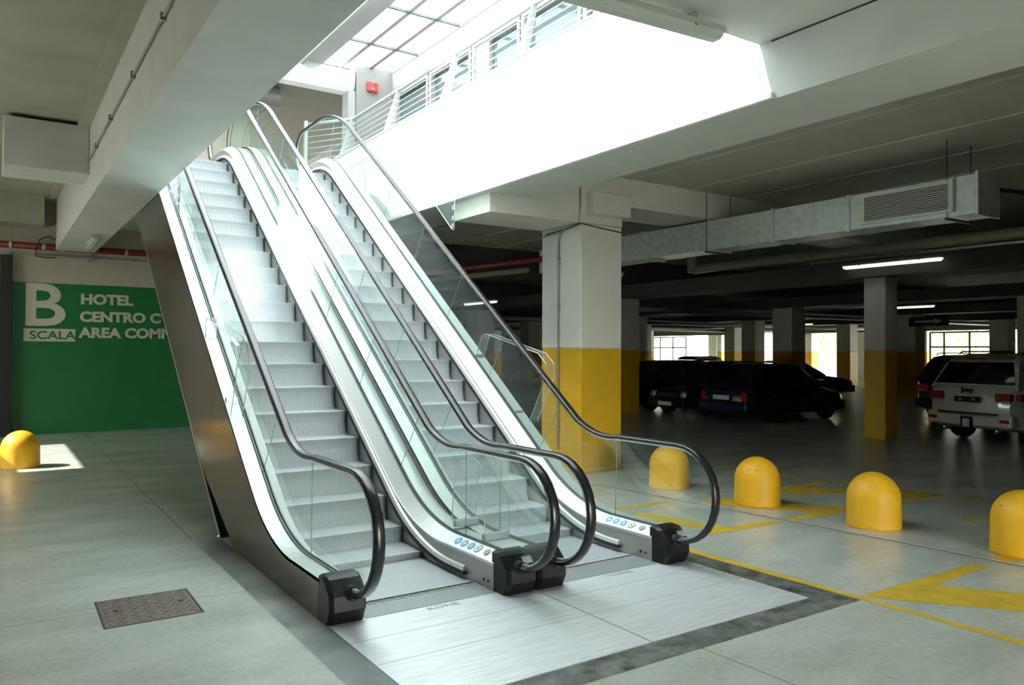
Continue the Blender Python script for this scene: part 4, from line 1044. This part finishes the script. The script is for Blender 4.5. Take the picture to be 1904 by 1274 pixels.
# ================================================================= CARS
def car(label, loc, rz, L, W, H, paint, kind='hatch', belt=None, group=None, rear=None):
    """x forward; origin on the ground below the middle of the rear bumper"""
    t = empty('car', loc, rz); tag(t, label, 'car', group)
    hw = W / 2; bz = belt or H * 0.60; clr = 0.24 if kind == 'suv' else 0.17
    wr = 0.37 if kind == 'suv' else 0.31
    ax_r, ax_f = L * 0.20, L * 0.80
    if kind == 'suv':
        tops = [(0, bz - 0.10), (0.04, bz - 0.02), (0.30, bz), (L * 0.62, bz - 0.01), (L * 0.70, bz - 0.03), (L * 0.95, bz - 0.12), (L * 0.985, bz - 0.25), (L, bz - 0.45)]
    elif kind == 'hatch':
        tops = [(0, bz - 0.22), (0.05, bz - 0.08), (0.25, bz), (L * 0.62, bz - 0.01), (L * 0.72, bz - 0.04), (L * 0.93, bz - 0.20), (L * 0.98, bz - 0.32), (L, bz - 0.45)]
    else:
        tops = [(0, bz - 0.20), (0.08, bz - 0.04), (0.5, bz), (L * 0.62, bz - 0.01), (L * 0.72, bz - 0.05), (L * 0.93, bz - 0.17), (L * 0.98, bz - 0.30), (L, bz - 0.42)]
    def interp(tab, x):
        for i in range(len(tab) - 1):
            if tab[i][0] <= x <= tab[i + 1][0]:
                k = (x - tab[i][0]) / (tab[i + 1][0] - tab[i][0]); return tab[i][1] + (tab[i + 1][1] - tab[i][1]) * k
        return tab[-1][1]
    st = sorted(set([0, 0.03, 0.08, 0.18] + [L * k / 30 for k in range(1, 30)] + [L - 0.15, L - 0.06, L]))
    rings = []
    for x in st:
        e = min(x, L - x); pw = hw * (1 - 0.16 * math.exp(-e / 0.16)) ; zt = interp(tops, x)
        zb = clr + 0.10 * math.exp(-e / 0.2)
        for ax_ in (ax_r, ax_f):
            d = abs(x - ax_)
            if d < wr + 0.05: zb = max(zb, math.sqrt(max(0, (wr + 0.05) ** 2 - d * d)) + wr * 0.9 if d < wr + 0.05 else zb)
        zb = min(zb, zt - 0.12)
        zm = (zb + zt) / 2
        half = [(0.0, zb), (0.80 * pw, zb), (0.97 * pw, zb + 0.04), (pw, min(zm, zb + 0.30)), (pw, zt - 0.16 if zt - 0.16 > zb + 0.08 else zm), (0.975 * pw, zt - 0.05), (0.90 * pw, zt), (0.5 * pw, zt + 0.012), (0.0, zt + 0.015)]
        rings.append([Vector((x, y, z)) for y, z in half] + [Vector((x, -y, z)) for y, z in reversed(half[1:-1])])
    body = sweep_rings('body', rings, paint, t, smooth=False)
    bm = bmesh.new(); bm.from_mesh(body.data); 
    for f in bm.faces: f.smooth = True
    bm.to_mesh(body.data); bm.free()
    body.data.set_sharp_from_angle(angle=0.7) if hasattr(body.data, 'set_sharp_from_angle') else None
    # dark underbody filling the wheel arches
    bm = bmesh.new(); bm_box(bm, 0.35, L - 0.35, -hw * 0.80, hw * 0.80, clr + 0.02, bz - 0.2); from_bm('underbody', bm, 'tyre', t)
    # greenhouse: side profile in (x,z)
    if kind == 'suv': gp = [(0.10, bz - 0.03), (0.34, H - 0.16), (0.48, H - 0.05), (0.9, H), (L * 0.50, H - 0.01), (L * 0.555, H - 0.06), (L * 0.72, bz - 0.03)]
    elif kind == 'hatch': gp = [(0.05, bz - 0.05), (0.30, H - 0.14), (0.55, H - 0.03), (1.1, H), (L * 0.50, H - 0.02), (L * 0.56, H - 0.07), (L * 0.75, bz - 0.04)]
    else: gp = [(0.55, bz - 0.02), (1.15, H - 0.10), (1.5, H - 0.02), (2.1, H), (L * 0.52, H - 0.04), (L * 0.57, H - 0.08), (L * 0.75, bz - 0.03)]
    def wat(z): return hw * (0.93 - 0.20 * max(0, (z - bz)) / (H - bz))
    # greenhouse as rings across x
    gx = sorted(set([p[0] for p in gp] + [gp[0][0] + (gp[-1][0] - gp[0][0]) * k / 16 for k in range(17)]))
    rings = []
    for x in gx:
        zt = interp(gp, x); w1 = wat(zt); w0 = wat(bz - 0.03)
        half = [(0, bz - 0.06), (w0, bz - 0.06), (w1 + 0.01, zt - 0.05 if zt - 0.05 > bz - 0.05 else zt - 0.01), (w1 - 0.05, zt), (0, zt + 0.012)]
        rings.append([Vector((x, y, z)) for y, z in half] + [Vector((x, -y, z)) for y, z in reversed(half[1:-1])])
    roof = sweep_rings('roof', rings, paint, t)
    for p in roof.data.polygons: p.use_smooth = True
    roof.data.set_sharp_from_angle(angle=0.6)
    # side windows
    def sidewin(pts, s):
        out = 0.012
        v = []
        for x, z in pts: 
            zt = interp(gp, x); k = (z - (bz - 0.06)) / max(0.05, (zt - 0.05) - (bz - 0.06)); y = wat(bz - 0.03) + (wat(zt) + 0.01 - wat(bz - 0.03)) * min(1, k)
            v.append(Vector((x, s * (y + out), z)))
        n = len(v); v2 = [p - Vector((0, s * 0.02, 0)) for p in v]
        return mesh('side_window', v + v2, [list(range(n)), list(range(n, 2 * n))] + [[i, (i + 1) % n, n + (i + 1) % n, n + i] for i in range(n)], 'car_glass', t)
    xr, xf = gp[0][0], gp[-1][0]
    zt_ = H - 0.13
    for s in (-1, 1):
        xm = L * (0.44 if kind != 'suv' else 0.43)
        sidewin([(gp[2][0] + 0.12, bz + 0.02), (gp[2][0] + 0.22, zt_), (xm - 0.06, zt_), (xm - 0.04, bz + 0.02)], s)
        sidewin([(xm + 0.06, bz + 0.02), (xm + 0.05, zt_), (L * 0.545, zt_ - 0.02), (xf - 0.22, bz + 0.02)], s)
    # rear window and windscreen on the sloping faces
    def slopewin(name, p0, p1, t0, t1, sgn, m='car_glass'):
        d = Vector((p1[0] - p0[0], 0, p1[1] - p0[1])); n = Vector((-d.z, 0, d.x)).normalized() * (1 if sgn > 0 else -1)
        if (sgn < 0 and n.x > 0) or (sgn > 0 and n.x < 0): n = -n
        a = Vector((p0[0], 0, p0[1])) + d * t0 + n * 0.014; b = Vector((p0[0], 0, p0[1])) + d * t1 + n * 0.014
        wa, wb = wat(a.z) - 0.06, wat(b.z) - 0.09
        v = [a + Vector((0, -wa, 0)), a + Vector((0, wa, 0)), b + Vector((0, wb, 0)), b + Vector((0, -wb, 0))]
        v += [p - n * 0.02 for p in v]
        return mesh(name, v, [[0, 1, 2, 3], [4, 5, 6, 7], [0, 1, 5, 4], [1, 2, 6, 5], [2, 3, 7, 6], [3, 0, 4, 7]], m, t)
    slopewin('rear_window', gp[0], gp[1], 0.12, 0.97, -1)
    slopewin('windscreen', gp[-1], gp[-2], 0.08, 0.95, 1)
    # wheels
    for x in (ax_r, ax_f):
        for s in (-1, 1):
            y0 = s * (hw - 0.22); y1 = s * (hw - 0.015)
            def ring(r, y): return [Vector((x + r * math.cos(2 * PI * k / 24), y, wr + r * math.sin(2 * PI * k / 24))) for k in range(24)]
            w = sweep_rings('wheel', [ring(wr - 0.04, y0), ring(wr, y0 + s * 0.03), ring(wr, y1 - s * 0.03), ring(wr - 0.03, y1), ring(wr * 0.66, y1 - s * 0.01)], 'tyre', t)
            bm = bmesh.new()
            for k in range(5):
                a = 2 * PI * k / 5 + 0.3; u = Vector((math.cos(a), 0, math.sin(a))); q = Vector((-math.sin(a), 0, math.cos(a)))
                c0 = Vector((x, y1 - s * 0.004, wr))
                p = [c0 + u * 0.03 + q * 0.045, c0 + u * wr * 0.68 + q * 0.03, c0 + u * wr * 0.68 - q * 0.03, c0 + u * 0.03 - q * 0.045]
                vs = [bm.verts.new(i) for i in p] + [bm.verts.new(i - Vector((0, s * 0.03, 0))) for i in p]
                for fc in ((0, 1, 2, 3), (4, 5, 6, 7), (0, 1, 5, 4), (1, 2, 6, 5), (2, 3, 7, 6), (3, 0, 4, 7)): bm.faces.new([vs[i] for i in fc])
            from_bm('rim', bm, 'rim', w)
    # mirrors
    for s in (-1, 1):
        bm = bmesh.new(); y = s * (hw + 0.02); bm_box(bm, L * 0.66, L * 0.66 + 0.10, min(y, y + s * 0.16), max(y, y + s * 0.16), bz + 0.0, bz + 0.13, 0.02); from_bm('mirror', bm, paint, t)
    # lamps
    zt0 = bz - 0.22 if kind != 'suv' else bz - 0.17
    for s in (-1, 1):
        y0, y1 = sorted((s * (hw * 0.56), s * (hw * 0.86)))
        if kind == 'suv':
            lm = box('tail_lamp', -0.025, 0.10, *sorted((s * hw * 0.55, s * hw * 0.88)), zt0 - 0.10, zt0 + 0.04, 'tail_red', t, 0.015)
            box('tail_lamp_side', 0.08, 0.42, *sorted((s * (hw - 0.10), s * (hw - 0.004))), zt0 - 0.10, zt0 + 0.035, 'tail_red', lm, 0.01)
            box('lamp_lens', -0.03, 0.0, *sorted((s * hw * 0.58, s * hw * 0.86)), zt0 - 0.135, zt0 - 0.10, 'lamp_clear', lm)
        else:
            box('tail_lamp', -0.02, 0.12, *sorted((s * hw * 0.66, s * hw * 0.87)), zt0 - 0.20, zt0 + 0.06, 'tail_red', t, 0.03)
        rings = []
        hx, hy, hz = L - 0.10, s * hw * 0.70, bz - 0.36
        def rg(r, dx): return [Vector((hx + dx, hy + r * math.cos(2 * PI * k / 18), hz + r * math.sin(2 * PI * k / 18))) for k in range(18)]
        hl = sweep_rings('headlamp', [rg(0.12, -0.1), rg(0.125, 0.03), rg(0.10, 0.07), rg(0.04, 0.09)], 'lamp_clear', t, smooth=True)
    # bumpers, plate
    box('rear_bumper', -0.06, 0.20, -hw * 0.92, hw * 0.92, clr + 0.10, clr + 0.36, paint, t, 0.05, 3)
    box('front_bumper', L - 0.2, L + 0.06, -hw * 0.90, hw * 0.90, clr + 0.04, clr + 0.32, paint, t, 0.05, 3)
    if kind != 'suv':
        box('number_plate', -0.075, -0.05, -0.26, 0.26, bz - 0.36, bz - 0.25, 'plate_white', t)
        box('number_plate', L + 0.055, L + 0.07, -0.26, 0.26, clr + 0.10, clr + 0.21, 'plate_white', t)
        box('grille', L + 0.0, L + 0.03, -0.4, 0.4, clr + 0.34, clr + 0.46, 'slot_dark', t)
    return t
# white SUV, rear towards the camera
suv = car('white parked off-road car with red tail lamps, seen from behind', (13.35, 3.02, 0), -0.20, 4.8, 1.94, 1.74, 'car_white', 'suv', 1.12)
box('number_plate', -0.075, -0.04, -0.26, 0.26, 0.80, 0.91, 'plate_black', suv)
box('plate_mark', -0.078, -0.0755, 0.10, 0.16, 0.83, 0.88, 'sticker_grey', suv); box('plate_mark', -0.078, -0.0755, -0.17, -0.11, 0.83, 0.88, 'sticker_grey', suv)
text('badge', 'Jeep', 0.13, axes((-0.045, 0.13, 1.0), (0, -1, 0), (0, 0, 1), (-1, 0, 0)), 'slot_dark', suv, 0.003, 0.012, 1.1)
box('chrome_strip', -0.075, -0.045, -0.62, 0.62, 0.545, 0.57, 'chrome', suv)
box('step_plate', -0.078, -0.05, -0.62, 0.62, 0.575, 0.605, 'slot_dark', suv)
box('tow_cover', -0.09, -0.05, -0.12, 0.12, 0.26, 0.52, 'slot_dark', suv)
box('tow_plate', -0.10, -0.09, -0.07, 0.07, 0.32, 0.48, 'plate_white', suv)
for s in (-1, 1):
    box('reflector', -0.07, -0.05, *sorted((s * 0.66, s * 0.85)), 0.44, 0.50, 'tail_red', suv)
    tube('exhaust', [(-0.02, s * 0.55, 0.27), (0.2, s * 0.55, 0.27)], 0.06, 'chrome', suv, 12)
    tube('roof_rail', [(0.6, s * 0.66, 1.735), (0.7, s * 0.66, 1.785), (2.2, s * 0.66, 1.79), (2.35, s * 0.66, 1.73)], 0.018, 'tyre', suv, 6)
prism('roof_spoiler', [(0.20, 1.63), (0.45, 1.70), (0.9, 1.745), (0.9, 1.70), (0.4, 1.64)], -0.64, 0.64, 'y', 'car_white', suv)
box('brake_lamp', 0.21, 0.26, -0.22, 0.22, 1.635, 1.66, 'tail_red', suv)
car('blue-black parked car with one red tail lamp showing', (12.85, 8.72, 0), -0.02, 3.9, 1.72, 1.47, 'car_blue', 'hatch', 0.92)
car('black parked car facing the camera with round headlamps', (16.9, 10.75, 0), PI - 0.05, 3.8, 1.70, 1.50, 'car_black', 'hatch', 0.92)
car('dark parked car at the left half hidden by the big column', (17.2, 13.3, 0), PI + 0.05, 4.2, 1.75, 1.5, 'car_black', 'hatch', 0.92)
car('dark saloon car parked behind the blue-black car', (22.2, 16.15, 0), -0.59, 4.4, 1.78, 1.45, 'car_black', 'saloon', 0.92)
s6 = car('dark parked car with roof rails just left of the white car', (17.6, 5.55, 0), -0.03, 4.5, 1.82, 1.70, 'car_black', 'suv', 1.08)
for s in (-1, 1): tube('roof_rail', [(0.6, s * 0.62, 1.69), (0.7, s * 0.62, 1.75), (2.2, s * 0.62, 1.75), (2.35, s * 0.62, 1.69)], 0.018, 'tyre', s6, 6)
car('small silver car parked far off before the bright doorway', (30.5, 24.4, 0), PI, 4.0, 1.7, 1.55, 'car_silver', 'hatch', 0.95)
bpy.context.view_layer.update()
